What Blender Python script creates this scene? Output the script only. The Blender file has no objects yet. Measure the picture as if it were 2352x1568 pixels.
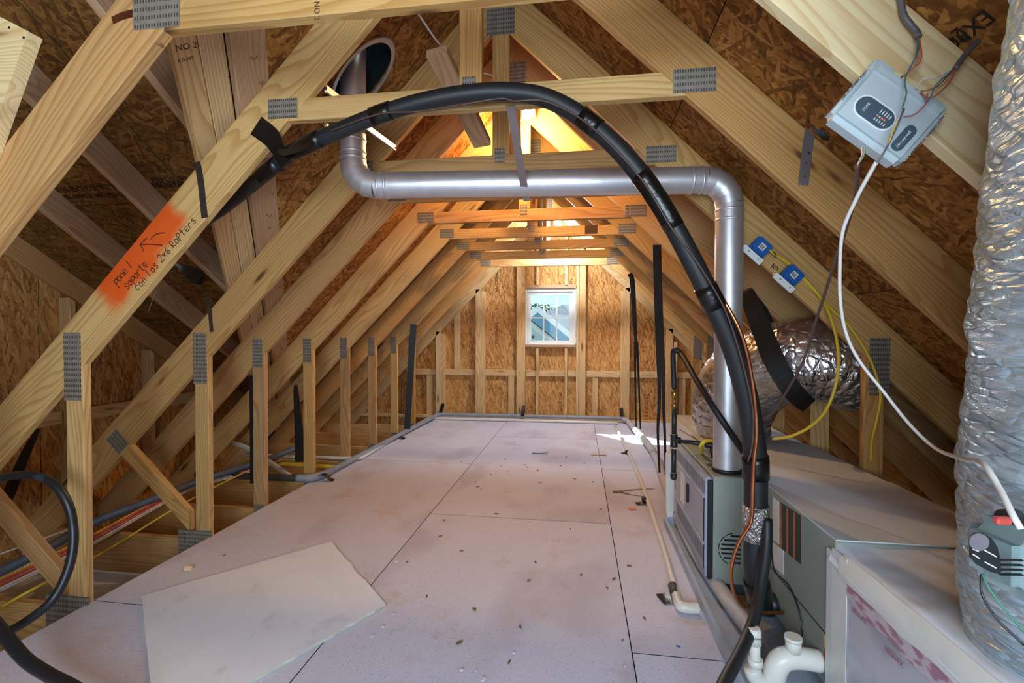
import bpy, bmesh, math, random
from mathutils import Vector, Matrix, noise
random.seed(7)
scene = bpy.context.scene
COL = scene.collection
V = Vector
# ------------------------------------------------------------------ camera
F, YAW, PIT, ROLL, CH = 1095.74, .1398, -.0157, -.0022, 1.2021
cam = bpy.data.cameras.new('camera'); cam.sensor_width = 36; cam.lens = 36*F/2352; cam.clip_start = .02
camo = bpy.data.objects.new('camera', cam); COL.objects.link(camo); camo.location = (0, 0, CH)
_f = V((-math.sin(YAW)*math.cos(PIT), math.cos(YAW)*math.cos(PIT), math.sin(PIT)))
_r = V((math.cos(YAW), math.sin(YAW), 0)); _u = _r.cross(_f)
_rr = _r*math.cos(ROLL)-_u*math.sin(ROLL); _uu = _u*math.cos(ROLL)+_r*math.sin(ROLL)
camo.rotation_euler = Matrix((_rr, _uu, -_f)).transposed().to_euler()
scene.camera = camo
# ------------------------------------------------------------------ light
SUN_DIR = V((1.08, -1.22, -1.45))          # daylight falling in through the gable window
EXPO = 0.26
E_BULB, E_REAR, E_REARFILL, E_FAR, E_SUN, E_SKY = 50, 84, 4, 100, 18.0, 3.8  # rear and far strengths belong to added fill lights
vs = scene.view_settings; vs.view_transform = 'Standard'; vs.look = 'None'; vs.gamma = 1; vs.exposure = EXPO
vs.use_curve_mapping = False
cy = scene.cycles; cy.max_bounces = 7; cy.diffuse_bounces = 3; cy.glossy_bounces = 3; cy.transparent_max_bounces = 6; cy.caustics_reflective = False; cy.caustics_refractive = False; cy.sample_clamp_indirect = 6
wd = bpy.data.worlds.new('sky'); scene.world = wd; wd.use_nodes = True
wn = wd.node_tree; wn.nodes.clear()
sky = wn.nodes.new('ShaderNodeTexSky'); sky.sky_type = 'HOSEK_WILKIE'; sky.turbidity = 2.6
sky.sun_direction = (-SUN_DIR).normalized(); sky.ground_albedo = .35
bg = wn.nodes.new('ShaderNodeBackground'); bg.inputs[1].default_value = E_SKY
wo = wn.nodes.new('ShaderNodeOutputWorld'); wn.links.new(sky.outputs[0], bg.inputs[0]); wn.links.new(bg.outputs[0], wo.inputs[0])
sl = bpy.data.lights.new('sun', 'SUN'); sl.energy = E_SUN; sl.angle = .01; sl.color = (1, .95, .86)
so = bpy.data.objects.new('sun', sl); COL.objects.link(so); so.rotation_euler = SUN_DIR.to_track_quat('-Z', 'Y').to_euler(); so.location = (-6, 12, 9)
al = bpy.data.lights.new('rear_fill_area', 'AREA'); al.shape = 'RECTANGLE'; al.size = 1.6; al.size_y = 1.1; al.energy = E_REAR; al.color = (.70, .86, 1.0)  # soft fill added behind the camera, an unseen source
ao = bpy.data.objects.new('rear_fill_area', al); COL.objects.link(ao); ao.location = (-.1, -1.22, 1.25); ao.rotation_euler = (math.radians(90), 0, 0)

# ------------------------------------------------------------------ photo geometry helper
def ray(x, y):
    u = (x-1176)/F; v = (784-y)/F
    return (_rr*u + _uu*v + _f)
def at(x, y, X=None, Y=None, Z=None):
    d = ray(x, y); o = V((0, 0, CH))
    t = X/d.x if X is not None else (Y/d.y if Y is not None else (Z-CH)/d.z)
    return o + d*t
# ------------------------------------------------------------------ materials
MATS = {}
class NT:
    def __init__(s, name):
        m = bpy.data.materials.new(name); m.use_nodes = True; s.m = m; s.t = m.node_tree; s.t.nodes.clear()
        s.out = s.t.nodes.new('ShaderNodeOutputMaterial'); s.b = s.t.nodes.new('ShaderNodeBsdfPrincipled')
        s.t.links.new(s.b.outputs[0], s.out.inputs[0]); MATS[name] = m
    def set(s, node, key, val):
        if val is None: return
        i = node.inputs[key]
        if isinstance(val, bpy.types.NodeSocket): s.t.links.new(val, i)
        else: i.default_value = val
    def n(s, typ, ins=None, **props):
        nd = s.t.nodes.new('ShaderNode'+typ)
        for k, v in props.items(): setattr(nd, k, v)
        for k, v in (ins or {}).items(): s.set(nd, k, v)
        return nd
    def math(s, op, a, b=0., c=None, clamp=False):
        nd = s.n('Math', {0: a, 1: b}, operation=op, use_clamp=clamp)
        if c is not None: s.set(nd, 2, c)
        return nd.outputs[0]
    def mix(s, f, a, b, typ='RGBA', blend='MIX'):
        nd = s.t.nodes.new('ShaderNodeMix'); nd.data_type = typ
        if typ == 'RGBA': nd.blend_type = blend
        ia, ib, o = {'RGBA': (6, 7, 2), 'FLOAT': (2, 3, 0), 'VECTOR': (4, 5, 1)}[typ]
        s.set(nd, 0, f); s.set(nd, ia, a); s.set(nd, ib, b); return nd.outputs[o]
    def ramp(s, f, stops, interp='LINEAR'):
        nd = s.t.nodes.new('ShaderNodeValToRGB'); e = nd.color_ramp; e.interpolation = interp
        while len(e.elements) < len(stops): e.elements.new(.5)
        for el, (p, c) in zip(e.elements, stops): el.position = p; el.color = (*c, 1) if len(c) == 3 else c
        s.set(nd, 0, f); return nd.outputs[0]
    def step(s, x, lo, hi):
        nd = s.n('MapRange', {0: x, 1: lo, 2: hi}, interpolation_type='SMOOTHSTEP'); return nd.outputs[0]
    def coords(s, which='Object', scale=(1, 1, 1), off=None, rot=(0, 0, 0), src=None):
        if src is None: src = s.n('TexCoord').outputs[which]
        if off is not None: src = s.n('VectorMath', {0: src, 1: off}, operation='ADD').outputs[0]
        return s.n('Mapping', {0: src, 2: rot, 3: scale}).outputs[0]
    def bump(s, h, strength=.3, dist=.002):
        nd = s.n('Bump', {'Height': h, 'Strength': strength, 'Distance': dist}); s.t.links.new(nd.outputs[0], s.b.inputs['Normal'])
    def fin(s, col=None, rough=.6, metal=0., spec=None):
        s.set(s.b, 'Base Color', col); s.set(s.b, 'Roughness', rough); s.set(s.b, 'Metallic', metal)
        if spec is not None: s.set(s.b, 'Specular IOR Level', spec)
        return s.m
def sr(r, g, b):   # sRGB 0..255 -> linear
    return tuple((c/255/12.92 if c/255 <= .04045 else ((c/255+.055)/1.055)**2.4) for c in (r, g, b))
def c4(c): return (*c, 1)

def mat_lumber(name, tints, paint=None, dark=.62):
    s = NT(name); oi = s.n('ObjectInfo'); rnd = oi.outputs['Random']
    off = s.n('CombineXYZ', {0: s.math('MULTIPLY', rnd, 37.), 1: s.math('MULTIPLY', rnd, 11.), 2: s.math('MULTIPLY', rnd, 23.)}).outputs[0]
    src = s.n('VectorMath', {0: s.n('TexCoord').outputs['Object'], 1: off}, operation='ADD').outputs[0]
    p = s.coords(src=src, scale=(.45, 3.6, 3.6))
    n1 = s.n('TexNoise', {'Vector': p, 'Scale': 1., 'Detail': 2., 'Roughness': .5}).outputs[0]
    sp = s.n('SeparateXYZ', {0: src})
    band = s.math('ADD', s.math('ADD', s.math('MULTIPLY', sp.outputs[2], 48.), s.math('MULTIPLY', sp.outputs[1], 26.)), s.math('MULTIPLY', n1, 24.))
    fr = s.math('FRACT', band)
    g = s.math('MULTIPLY', s.step(fr, .35, .93), s.math('SUBTRACT', 1., s.step(fr, .93, 1.)))
    fine = s.n('TexNoise', {'Vector': s.coords(src=src, scale=(3, 170, 170)), 'Scale': 1., 'Detail': 1.}).outputs[0]
    blot = s.n('TexNoise', {'Vector': s.coords(src=src, scale=(1.5, 5, 5)), 'Scale': 1.3, 'Detail': 3.}).outputs[0]
    kn = s.n('TexVoronoi', {'Vector': s.coords(src=src, scale=(1.5, 4.5, 7.5)), 'Scale': 1.}, feature='F1')
    kd = s.math('ADD', kn.outputs['Distance'], s.math('MULTIPLY', s.math('SUBTRACT', n1, .5), .07))
    keep = s.math('GREATER_THAN', s.n('SeparateColor', {0: kn.outputs['Color']}).outputs[0], .3)
    knot = s.math('MULTIPLY', s.math('SUBTRACT', 1., s.step(kd, .05, .11)), keep)
    halo = s.math('MULTIPLY', s.math('SUBTRACT', 1., s.step(kd, .08, .22)), keep)
    base = s.ramp(rnd, [(i/max(1, len(tints)-1), t) for i, t in enumerate(tints)])
    darkc = s.mix(1., base, (dark, dark*.76, dark*.52, 1), blend='MULTIPLY')
    col = s.mix(s.math('MULTIPLY', g, .62), base, darkc)
    col = s.mix(s.math('MULTIPLY', s.math('SUBTRACT', fine, .45, clamp=True), .9), col, darkc)
    col = s.mix(s.math('MULTIPLY', s.step(blot, .52, .8), .45), col, (*sr(134, 100, 62), 1))
    col = s.mix(s.math('MULTIPLY', halo, .45), col, darkc)
    col = s.mix(s.math('MULTIPLY', knot, .85), col, (*sr(74, 42, 22), 1))
    if paint:      # orange marking paint with a ragged outline, local x/z window
        x0, x1, z0, z1, pc = paint
        so_ = s.n('SeparateXYZ', {0: s.n('TexCoord').outputs['Object']})
        nn = s.n('TexNoise', {'Vector': s.coords(scale=(7, 7, 7)), 'Scale': 1., 'Detail': 3.}).outputs[0]
        j = s.math('MULTIPLY', s.math('SUBTRACT', nn, .5), .12)
        mx = s.math('MULTIPLY', s.step(s.math('ADD', so_.outputs[0], j), x0-.04, x0+.06), s.math('SUBTRACT', 1., s.step(s.math('ADD', so_.outputs[0], j), x1-.05, x1+.03)))
        mz = s.math('MULTIPLY', s.step(s.math('ADD', so_.outputs[2], j), z0-.015, z0+.03), s.math('SUBTRACT', 1., s.step(so_.outputs[2], z1-.01, z1+.01)))
        col = s.mix(s.math('MULTIPLY', s.math('MULTIPLY', mx, mz), .94), col, (*pc, 1))
    s.bump(fine, .22, .001)
    return s.fin(col, .62, spec=.3)
PINE = [sr(218, 180, 118), sr(204, 160, 96), sr(222, 188, 130), sr(194, 152, 94), sr(214, 164, 102), sr(186, 150, 104)]
mat_lumber('lumber', PINE)
mat_lumber('lumber_pale', [sr(244, 222, 172), sr(240, 216, 162), sr(246, 228, 182)], dark=.76)
mat_lumber('lumber_stud', [sr(226, 192, 140), sr(221, 184, 130), sr(230, 200, 152)])
mat_lumber('lumber_pink', [sr(198, 164, 130), sr(188, 152, 118), sr(204, 172, 140)], dark=.74)
mat_lumber('lumber_dark', [sr(150, 116, 78), sr(138, 104, 66), sr(158, 124, 84)])

def mat_osb(name, stops, size=(9, 72), rough=.7, dust=None, aniso=None):
    s = NT(name); rnd = s.n('ObjectInfo').outputs['Random']
    off = s.n('CombineXYZ', {0: s.math('MULTIPLY', rnd, 31.), 1: s.math('MULTIPLY', rnd, 17.), 2: 0.}).outputs[0]
    src = s.n('VectorMath', {0: s.n('TexCoord').outputs['Object'], 1: off}, operation='ADD').outputs[0]
    nz = s.n('TexNoise', {'Vector': src, 'Scale': 30., 'Detail': 2.}).outputs[1]
    dv = s.n('VectorMath', {0: s.n('VectorMath', {0: nz, 1: (.5, .5, .5)}, operation='SUBTRACT').outputs[0], 1: (.02, .02, 0)}, operation='MULTIPLY').outputs[0]
    src = s.n('VectorMath', {0: src, 1: dv}, operation='ADD').outputs[0]
    v = h = None
    angs = aniso or (.2, 1.1, 2.0, 2.75)
    for k, a in enumerate(angs):
        co = s.coords(src=s.coords(src=src, rot=(0, 0, a)), scale=(size[0]*(1+.13*k), size[1]*(1-.08*k), 1))
        vo = s.n('TexVoronoi', {'Vector': co, 'Scale': 1., 'Randomness': 1.}, voronoi_dimensions='2D', feature='F1')
        sep = s.n('SeparateColor', {0: vo.outputs['Color']}); r_, g_ = sep.outputs[0], sep.outputs[1]
        if v is None: v, h = r_, g_
        else:
            f = s.math('GREATER_THAN', g_, h); v = s.mix(f, v, r_, 'FLOAT'); h = s.math('MAXIMUM', h, g_)
    grain = s.n('TexNoise', {'Vector': s.coords(src=src, scale=(60, 60, 60)), 'Scale': 1., 'Detail': 3.}).outputs[0]
    big = s.n('TexNoise', {'Vector': src, 'Scale': 1.6, 'Detail': 2.}).outputs[0]
    vv = s.math('ADD', s.math('MULTIPLY', v, .55), s.math('ADD', s.math('MULTIPLY', s.math('SUBTRACT', grain, .5), .55), s.math('MULTIPLY', s.math('SUBTRACT', big, .3), .35)))
    col = s.ramp(vv, stops)
    if dust:
        dn = s.n('TexNoise', {'Vector': src, 'Scale': 2.2, 'Detail': 6., 'Roughness': .65}).outputs[0]
        dn2 = s.n('TexNoise', {'Vector': src, 'Scale': 9., 'Detail': 5., 'Roughness': .7}).outputs[0]
        m = s.math('ADD', s.math('MULTIPLY', dn, .7), s.math('MULTIPLY', dn2, .3))
        m = s.math('ADD', s.math('MULTIPLY', s.math('SUBTRACT', 1., s.step(m, .53, .70)), dust[1]), dust[2], clamp=True)
        gsp = s.n('TexNoise', {'Vector': s.coords(src=src, scale=(120, 120, 1)), 'Scale': 1., 'Detail': 2.}).outputs[0]
        dc = s.mix(s.math('MULTIPLY', s.step(gsp, .55, .75), .55), c4(dust[0]), c4(sr(150, 138, 136)))
        dc = s.mix(s.math('MULTIPLY', s.step(s.n('TexNoise', {'Vector': s.coords(src=src, scale=(1.1, .7, 1)), 'Scale': 1.6, 'Detail': 4.}).outputs[0], .5, .68), .42), dc, c4(sr(166, 160, 178)))
        col = s.mix(m, col, dc)
    s.bump(grain, .3, .002)
    return s.fin(col, rough, spec=.25)
mat_osb('osb', [(0, sr(86, 52, 20)), (.3, sr(142, 92, 42)), (.55, sr(176, 122, 62)), (.8, sr(204, 152, 88)), (1, sr(224, 184, 124))])
mat_osb('osb_wall', [(0, sr(128, 82, 38)), (.3, sr(190, 136, 76)), (.6, sr(214, 164, 100)), (1, sr(236, 204, 146))], size=(9, 78), aniso=(1.35, 1.75, 1.1))
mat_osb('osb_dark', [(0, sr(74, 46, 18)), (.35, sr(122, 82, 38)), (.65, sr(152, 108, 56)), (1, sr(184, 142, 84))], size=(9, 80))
mat_osb('deck', [(0, sr(160, 124, 88)), (.4, sr(198, 160, 120)), (.8, sr(220, 186, 146)), (1, sr(232, 206, 172))], size=(9, 75), rough=.72,
        dust=(sr(214, 219, 240), .45, .50))

def mat_plain(name, col, rough=.5, metal=0., vary=.12, vscale=6., bump=0., bscale=40., spec=None, dirt=None, bvec=(1, 1, 1)):
    s = NT(name); co = s.coords(scale=(1, 1, 1))
    nz = s.n('TexNoise', {'Vector': co, 'Scale': vscale, 'Detail': 4.}).outputs[0]
    dk = tuple(c*(1-vary*2) for c in col)
    c = s.mix(s.step(nz, .3, .75), c4(col), c4(dk))
    if dirt:
        n2 = s.n('TexNoise', {'Vector': co, 'Scale': dirt[1], 'Detail': 6., 'Roughness': .7}).outputs[0]
        c = s.mix(s.math('MULTIPLY', s.step(n2, dirt[2], dirt[2]+.18), dirt[3]), c, c4(dirt[0]))
    if bump:
        b_ = s.n('TexNoise', {'Vector': s.coords(scale=bvec), 'Scale': bscale, 'Detail': 4.}).outputs[0]; s.bump(b_, bump, .004)
    return s.fin(c, rough, metal, spec)
mat_plain('black_rubber', sr(30, 33, 36), .48, vary=.1, dirt=(sr(150, 150, 145), 160, .66, .6))
mat_plain('black_hose', sr(30, 34, 40), .4, vary=.1, dirt=(sr(70, 84, 100), 8, .55, .5))
mat_plain('black_tape', sr(16, 16, 17), .3, vary=.1, bump=.5, bscale=60)
mat_plain('black_strap', sr(24, 23, 24), .42, vary=.15, bump=.25, bscale=30)
mat_plain('black_iron', sr(38, 38, 40), .45, vary=.15, bump=.2, bscale=90)
mat_plain('brass', sr(176, 146, 82), .35, .9)
mat_plain('paste', sr(214, 206, 160), .6)
mat_plain('copper', sr(206, 128, 84), .32, .95, vary=.15, vscale=14)
mat_plain('pvc', sr(226, 224, 216), .35, vary=.04, dirt=(sr(150, 142, 132), 12, .62, .5))
mat_plain('pvc_grey', sr(150, 158, 168), .5, vary=.08, dirt=(sr(110, 104, 98), 6, .55, .6))
mat_plain('pipe_cover', sr(196, 200, 208), .55, vary=.08, dirt=(sr(150, 130, 110), 5, .6, .5))
mat_plain('pipe_dark', sr(78, 74, 72), .55, vary=.15)
mat_plain('conduit_blue', sr(88, 108, 134), .5, vary=.15)
mat_plain('cabinet', sr(150, 158, 148), .45, vary=.05, vscale=3, dirt=(sr(176, 160, 138), 4, .62, .4))
mat_plain('cabinet_door', sr(164, 178, 200), .38, vary=.05, vscale=3)
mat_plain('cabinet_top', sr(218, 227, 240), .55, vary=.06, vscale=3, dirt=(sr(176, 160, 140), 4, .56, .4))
mat_plain('slot', sr(20, 22, 25), .7)
mat_plain('trim_black', sr(28, 30, 34), .5)
mat_plain('paper', sr(226, 224, 220), .7, vary=.03)
mat_plain('label_dark', sr(62, 62, 64), .6, vary=.12, vscale=60)
mat_plain('label_orange', sr(200, 112, 52), .6)
mat_plain('label_yellow', sr(226, 214, 120), .6)
mat_plain('label_red', sr(186, 46, 40), .6)
mat_plain('print_red', sr(158, 92, 112), .6)
mat_plain('drywall', sr(236, 243, 255), .8, vary=.03, vscale=4, dirt=(sr(186, 184, 196), 5, .55, .45))
mat_plain('gypsum', sr(214, 216, 198), .9, vary=.1, bump=.6, bscale=60)
mat_plain('white_plastic', sr(190, 204, 210), .38, vary=.02)
mat_plain('white_gloss', sr(236, 240, 242), .3, vary=.02)
mat_plain('panel_dark', sr(74, 94, 108), .35, vary=.04)
mat_plain('blue_plastic', sr(28, 98, 176), .4, vary=.05)
mat_plain('yellow_cable', sr(226, 196, 56), .45, vary=.05)
mat_plain('white_cable', sr(218, 214, 210), .45, vary=.05)
mat_plain('grey_cable', sr(108, 106, 112), .45, vary=.08)
mat_plain('brown_cable', sr(84, 62, 56), .45, vary=.08)
mat_plain('red_cable', sr(206, 92, 76), .45, vary=.05)
mat_plain('orange_wire', sr(226, 140, 90), .45)
mat_plain('green_wire', sr(64, 132, 104), .45)
mat_plain('blue_wire', sr(84, 130, 176), .45)
mat_plain('galvanized', sr(216, 217, 222), .42, .75, vary=.06, vscale=20, bump=.06, bscale=20, bvec=(1, 1, 8))
mat_plain('galv_strap', sr(168, 172, 180), .42, .85, vary=.08)
mat_plain('galv_bright', sr(200, 208, 216), .42, .7, vary=.08)
mat_plain('pan_metal', sr(180, 198, 218), .42, .2, vary=.08, dirt=(sr(176, 158, 140), 5, .5, .6))
mat_plain('dark_sheet', sr(64, 76, 80), .4, .6, vary=.2, vscale=9)
mat_plain('grey_strap_dark', sr(86, 84, 82), .45, .7, vary=.15, dirt=(sr(190, 188, 180), 50, .66, .8))
mat_plain('glass_bulb', sr(255, 240, 210), .2)
mat_plain('window_vinyl', sr(236, 240, 240), .35, vary=.02)
mat_plain('felt', sr(26, 24, 22), .9)
mat_plain('green_edge', sr(18, 58, 52), .8, vary=.15)
mat_plain('ink', sr(22, 14, 14), .7)
mat_plain('ink_faint', sr(84, 56, 34), .8)
mat_plain('nail', sr(92, 84, 74), .4, .8)
mat_plain('resin', sr(92, 48, 26), .35, vary=.2, vscale=30)
mat_plain('knot_wood', sr(158, 112, 84), .6, vary=.2, vscale=60)
mat_plain('chip', sr(140, 100, 70), .8, vary=.2)
mat_plain('chip_white', sr(228, 226, 224), .9)
mat_plain('actuator', sr(116, 138, 140), .5, vary=.06, dirt=(sr(176, 190, 188), 7, .5, .55))
mat_plain('actuator_face', sr(30, 36, 40), .4, vary=.1, dirt=(sr(120, 130, 130), 90, .68, .6))
mat_plain('red_plastic', sr(216, 84, 78), .4)
mat_plain('house_blue', sr(104, 150, 182), .7, vary=.04, vscale=1)
mat_plain('house_white', sr(238, 240, 244), .6, vary=.02)
mat_plain('house_pale', sr(206, 214, 226), .7, vary=.03)
mat_plain('leaf', sr(86, 128, 86), .7, vary=.2)
mat_plain('ground', sr(126, 140, 104), .9, vary=.15, vscale=.5)
mat_plain('concrete', sr(170, 168, 165), .8)
mat_plain('tape_white', sr(216, 222, 220), .4, vary=.04, vscale=10, bump=.3, bscale=25, dirt=(sr(196, 186, 166), 9, .6, .5))
def mat_plate():
    s = NT('nail_plate'); sp = s.n('SeparateXYZ', {0: s.n('TexCoord').outputs['Object']})
    fx = s.math('FRACT', s.math('MULTIPLY', sp.outputs[0], 110.)); fz = s.math('FRACT', s.math('MULTIPLY', sp.outputs[2], 42.))
    slot = s.math('MULTIPLY', s.math('MULTIPLY', s.math('GREATER_THAN', fx, .3), s.math('LESS_THAN', fx, .8)), s.math('MULTIPLY', s.math('GREATER_THAN', fz, .25), s.math('LESS_THAN', fz, .72)))
    nz = s.n('TexNoise', {'Vector': s.n('TexCoord').outputs['Object'], 'Scale': 35., 'Detail': 3.}).outputs[0]
    c = s.mix(nz, c4(sr(126, 120, 110)), c4(sr(170, 164, 152)))
    c = s.mix(s.math('MULTIPLY', slot, .8), c, c4(sr(58, 52, 44)))
    s.bump(slot, .8, -.003)
    return s.fin(c, .5, .35)
mat_plate()
def mat_foil(name, base, sc=(14, 14, 14), strength=.9, rough=.2, metal=.92):
    s = NT(name); co = s.coords(scale=sc)
    a = s.n('TexNoise', {'Vector': co, 'Scale': 1., 'Detail': 5., 'Roughness': .6, 'Distortion': .8}).outputs[0]
    b_ = s.n('TexVoronoi', {'Vector': co, 'Scale': 2.2}, feature='DISTANCE_TO_EDGE').outputs['Distance']
    h = s.math('ADD', a, s.math('MULTIPLY', s.math('MINIMUM', b_, .2), 1.2)); s.bump(h, strength, .012)
    c = s.mix(s.step(a, .35, .7), c4(base), c4(tuple(x*.62 for x in base)))
    return s.fin(c, s.math('ADD', s.math('MULTIPLY', a, .25), rough-.08), metal)
mat_foil('foil', sr(222, 222, 226), (9, 9, 9), 1., .2); mat_foil('foil_fine', sr(205, 200, 198), (40, 40, 40), .8, .25)
mat_foil('foil_pale', sr(206, 228, 240), (7, 7, 26), .9, .24, .62)
def mat_ductboard():
    s = NT('ductboard'); co = s.coords()
    n1 = s.n('TexNoise', {'Vector': s.coords(scale=(3, 3, 5), rot=(.6, 0, 0)), 'Scale': 1.4, 'Detail': 4.}).outputs[0]
    n2 = s.n('TexNoise', {'Vector': s.coords(scale=(60, 12, 60), rot=(.7, 0, 0)), 'Scale': 1., 'Detail': 3.}).outputs[0]
    c = s.mix(s.step(n1, .42, .62), c4(sr(196, 200, 212)), c4(sr(168, 172, 188)))
    s.bump(n2, .35, .003); return s.fin(c, .4, .35)
mat_ductboard()
def mat_print():
    s = NT('foil_print'); n1 = s.n('TexNoise', {'Vector': s.coords(scale=(20, 20, 60)), 'Scale': 1., 'Detail': 4.}).outputs[0]
    s.bump(n1, .5, .004); return s.fin(s.mix(s.step(n1, .42, .55), c4(sr(172, 128, 152)), c4(sr(204, 198, 210))), .4, .3)
mat_print()
def mat_shingle():
    s = NT('shingle'); br = s.n('TexBrick', {'Vector': s.coords(scale=(1, 1, 1)), 'Color1': c4(sr(112, 132, 142)), 'Color2': c4(sr(140, 156, 162)), 'Mortar': c4(sr(88, 104, 114)), 'Scale': 1.4, 'Mortar Size': .012, 'Brick Width': .5, 'Row Height': .2})
    return s.fin(br.outputs[0], .85)
mat_shingle()
def mat_glass():
    m = bpy.data.materials.new('pane_glass'); m.use_nodes = True; t = m.node_tree; t.nodes.clear(); MATS['pane_glass'] = m
    o = t.nodes.new('ShaderNodeOutputMaterial'); mx = t.nodes.new('ShaderNodeMixShader'); tr = t.nodes.new('ShaderNodeBsdfTransparent'); gl = t.nodes.new('ShaderNodeBsdfGlossy')
    gl.inputs['Roughness'].default_value = .02; mx.inputs[0].default_value = .006; tr.inputs[0].default_value = (.95, .98, 1, 1)
    t.links.new(tr.outputs[0], mx.inputs[1]); t.links.new(gl.outputs[0], mx.inputs[2]); t.links.new(mx.outputs[0], o.inputs[0])
mat_glass()
def mat_emit(name, col, strength):
    m = bpy.data.materials.new(name); m.use_nodes = True; b = m.node_tree.nodes['Principled BSDF']; MATS[name] = m
    b.inputs['Emission Color'].default_value = c4(col); b.inputs['Emission Strength'].default_value = strength; b.inputs['Base Color'].default_value = c4(col)
mat_emit('bulb_glow', (1., .86, .62), 30.); mat_emit('led_red', (1, .08, .06), 1.5); mat_emit('led_green', (.1, .8, .3), .8)

# ------------------------------------------------------------------ object helpers
LOC = {}
def link(o, parent=None):
    COL.objects.link(o)
    if parent is not None: o.parent = parent
    return o
def tag(o, label=None, cat=None, group=None, kind=None):
    if label: o['label'] = label
    if cat: o['category'] = cat
    if group: o['group'] = group
    if kind: o['kind'] = kind
    return o
def thing(name, loc, label=None, cat=None, group=None, kind=None):
    o = bpy.data.objects.new(name, None); o.empty_display_size = .05; o.location = loc; COL.objects.link(o); LOC[o] = V(loc)
    return tag(o, label, cat, group, kind)
def put(name, me, M, parent=None):
    o = bpy.data.objects.new(name, me); COL.objects.link(o); chain = V((0, 0, 0)); W = M
    if parent is not None:
        o.parent = parent; M = WM[parent].inverted() @ M if parent in WM else Matrix.Translation(-LOC[parent]) @ M
    o.matrix_basis = M; WM[o] = W
    return o
WM = {}
def mesh(name, vs_, fs, mat, smooth=False, mats=None, fmat=None):
    me = bpy.data.meshes.new(name); me.from_pydata([tuple(v) for v in vs_], [], fs)
    for m in (mats or [mat]): me.materials.append(MATS[m])
    if fmat:
        for p, i in zip(me.polygons, fmat): p.material_index = i
    if smooth: me.polygons.foreach_set('use_smooth', [True]*len(me.polygons))
    me.update(); return me
def obj(name, vs_, fs, mat, parent=None, origin=None, smooth=False, mats=None, fmat=None):
    """world-space vertices; the object's origin sits at `origin` (default: the lowest middle)"""
    vs_ = [V(v) for v in vs_]
    if origin is None:
        zz = min(v.z for v in vs_); origin = V((sum(v.x for v in vs_)/len(vs_), sum(v.y for v in vs_)/len(vs_), zz))
    return put(name, mesh(name, [v-origin for v in vs_], fs, mat, smooth, mats, fmat), Matrix.Translation(origin), parent)
def frame(ex, ez):
    ex = V(ex).normalized(); ez = V(ez); ez = (ez-ex*ez.dot(ex)).normalized(); ey = ez.cross(ex)
    return ex, ey, ez
BM = {}
def board(name, a, b, w, t, wdir, mat, parent=None, cut0=None, cut1=None, ch=.003):
    """timber from a to b (centre line), width w along wdir, thickness t; local x = grain"""
    a, b = V(a), V(b); ex, ey, ez = frame(b-a, wdir); L = (b-a).length
    hy, hz = t/2, w/2; c = min(ch, hy*.4, hz*.4)
    sec = [(-hy+c, -hz), (hy-c, -hz), (hy, -hz+c), (hy, hz-c), (hy-c, hz), (-hy+c, hz), (-hy, hz-c), (-hy, -hz+c)]
    def sh(n, y, z):
        if n is None: return 0
        n = V(n); return -(n.dot(ey)*y+n.dot(ez)*z)/n.dot(ex)
    vs_ = [(sh(cut0, y, z), y, z) for y, z in sec]+[(L+sh(cut1, y, z), y, z) for y, z in sec]
    fs = [tuple(range(7, -1, -1)), tuple(range(8, 16))]+[(i, (i+1) % 8, 8+(i+1) % 8, 8+i) for i in range(8)]
    key = (mat, tuple(round(q, 4) for v in vs_ for q in v)); me = BM.get(key)
    if me is None: me = BM[key] = mesh(name, vs_, fs, mat)
    M = Matrix((ex, ey, ez)).transposed().to_4x4(); M.translation = a
    return put(name, me, M, parent)
def box(name, lo, hi, mat, parent=None, bev=.0, seg=1, rot=None, pivot=None):
    lo, hi = V(lo), V(hi); c = (lo+hi)/2; d = (hi-lo)/2; c.z = lo.z
    bm = bmesh.new(); bmesh.ops.create_cube(bm, size=1.)
    for v in bm.verts: v.co = V((v.co.x*2*d.x, v.co.y*2*d.y, (v.co.z+.5)*2*d.z))
    if bev: bmesh.ops.bevel(bm, geom=list(bm.edges), offset=bev, segments=seg, affect='EDGES')
    me = bpy.data.meshes.new(name); bm.to_mesh(me); bm.free(); me.materials.append(MATS[mat])
    M = Matrix.Translation(c)
    if rot is not None: M = M @ rot
    return put(name, me, M, parent)
def obox(name, c, ex, ez, size, mat, parent=None, bev=.0, seg=1):
    """box centred on c with local axes ex / (ez x ex) / ez"""
    ex, ey, ez = frame(ex, ez)
    bm = bmesh.new(); bmesh.ops.create_cube(bm, size=1.)
    for v in bm.verts: v.co = V((v.co.x*size[0], v.co.y*size[1], v.co.z*size[2]))
    if bev: bmesh.ops.bevel(bm, geom=list(bm.edges), offset=bev, segments=seg, affect='EDGES')
    me = bpy.data.meshes.new(name); bm.to_mesh(me); bm.free(); me.materials.append(MATS[mat])
    M = Matrix((ex, ey, ez)).transposed().to_4x4(); M.translation = V(c)
    return put(name, me, M, parent)
def cr(pts, n):
    """Catmull-Rom through pts"""
    P = [V(p) for p in pts]
    if len(P) < 3 or n <= 1: return P
    P = [P[0]*2-P[1]]+P+[P[-1]*2-P[-2]]; out = []
    for i in range(1, len(P)-2):
        for k in range(n):
            t = k/n; a, b, c, d = P[i-1], P[i], P[i+1], P[i+2]
            out.append(.5*((2*b)+(c-a)*t+(2*a-5*b+4*c-d)*t*t+(3*b-a-3*c+d)*t**3))
    out.append(P[-2]); return out
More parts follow.
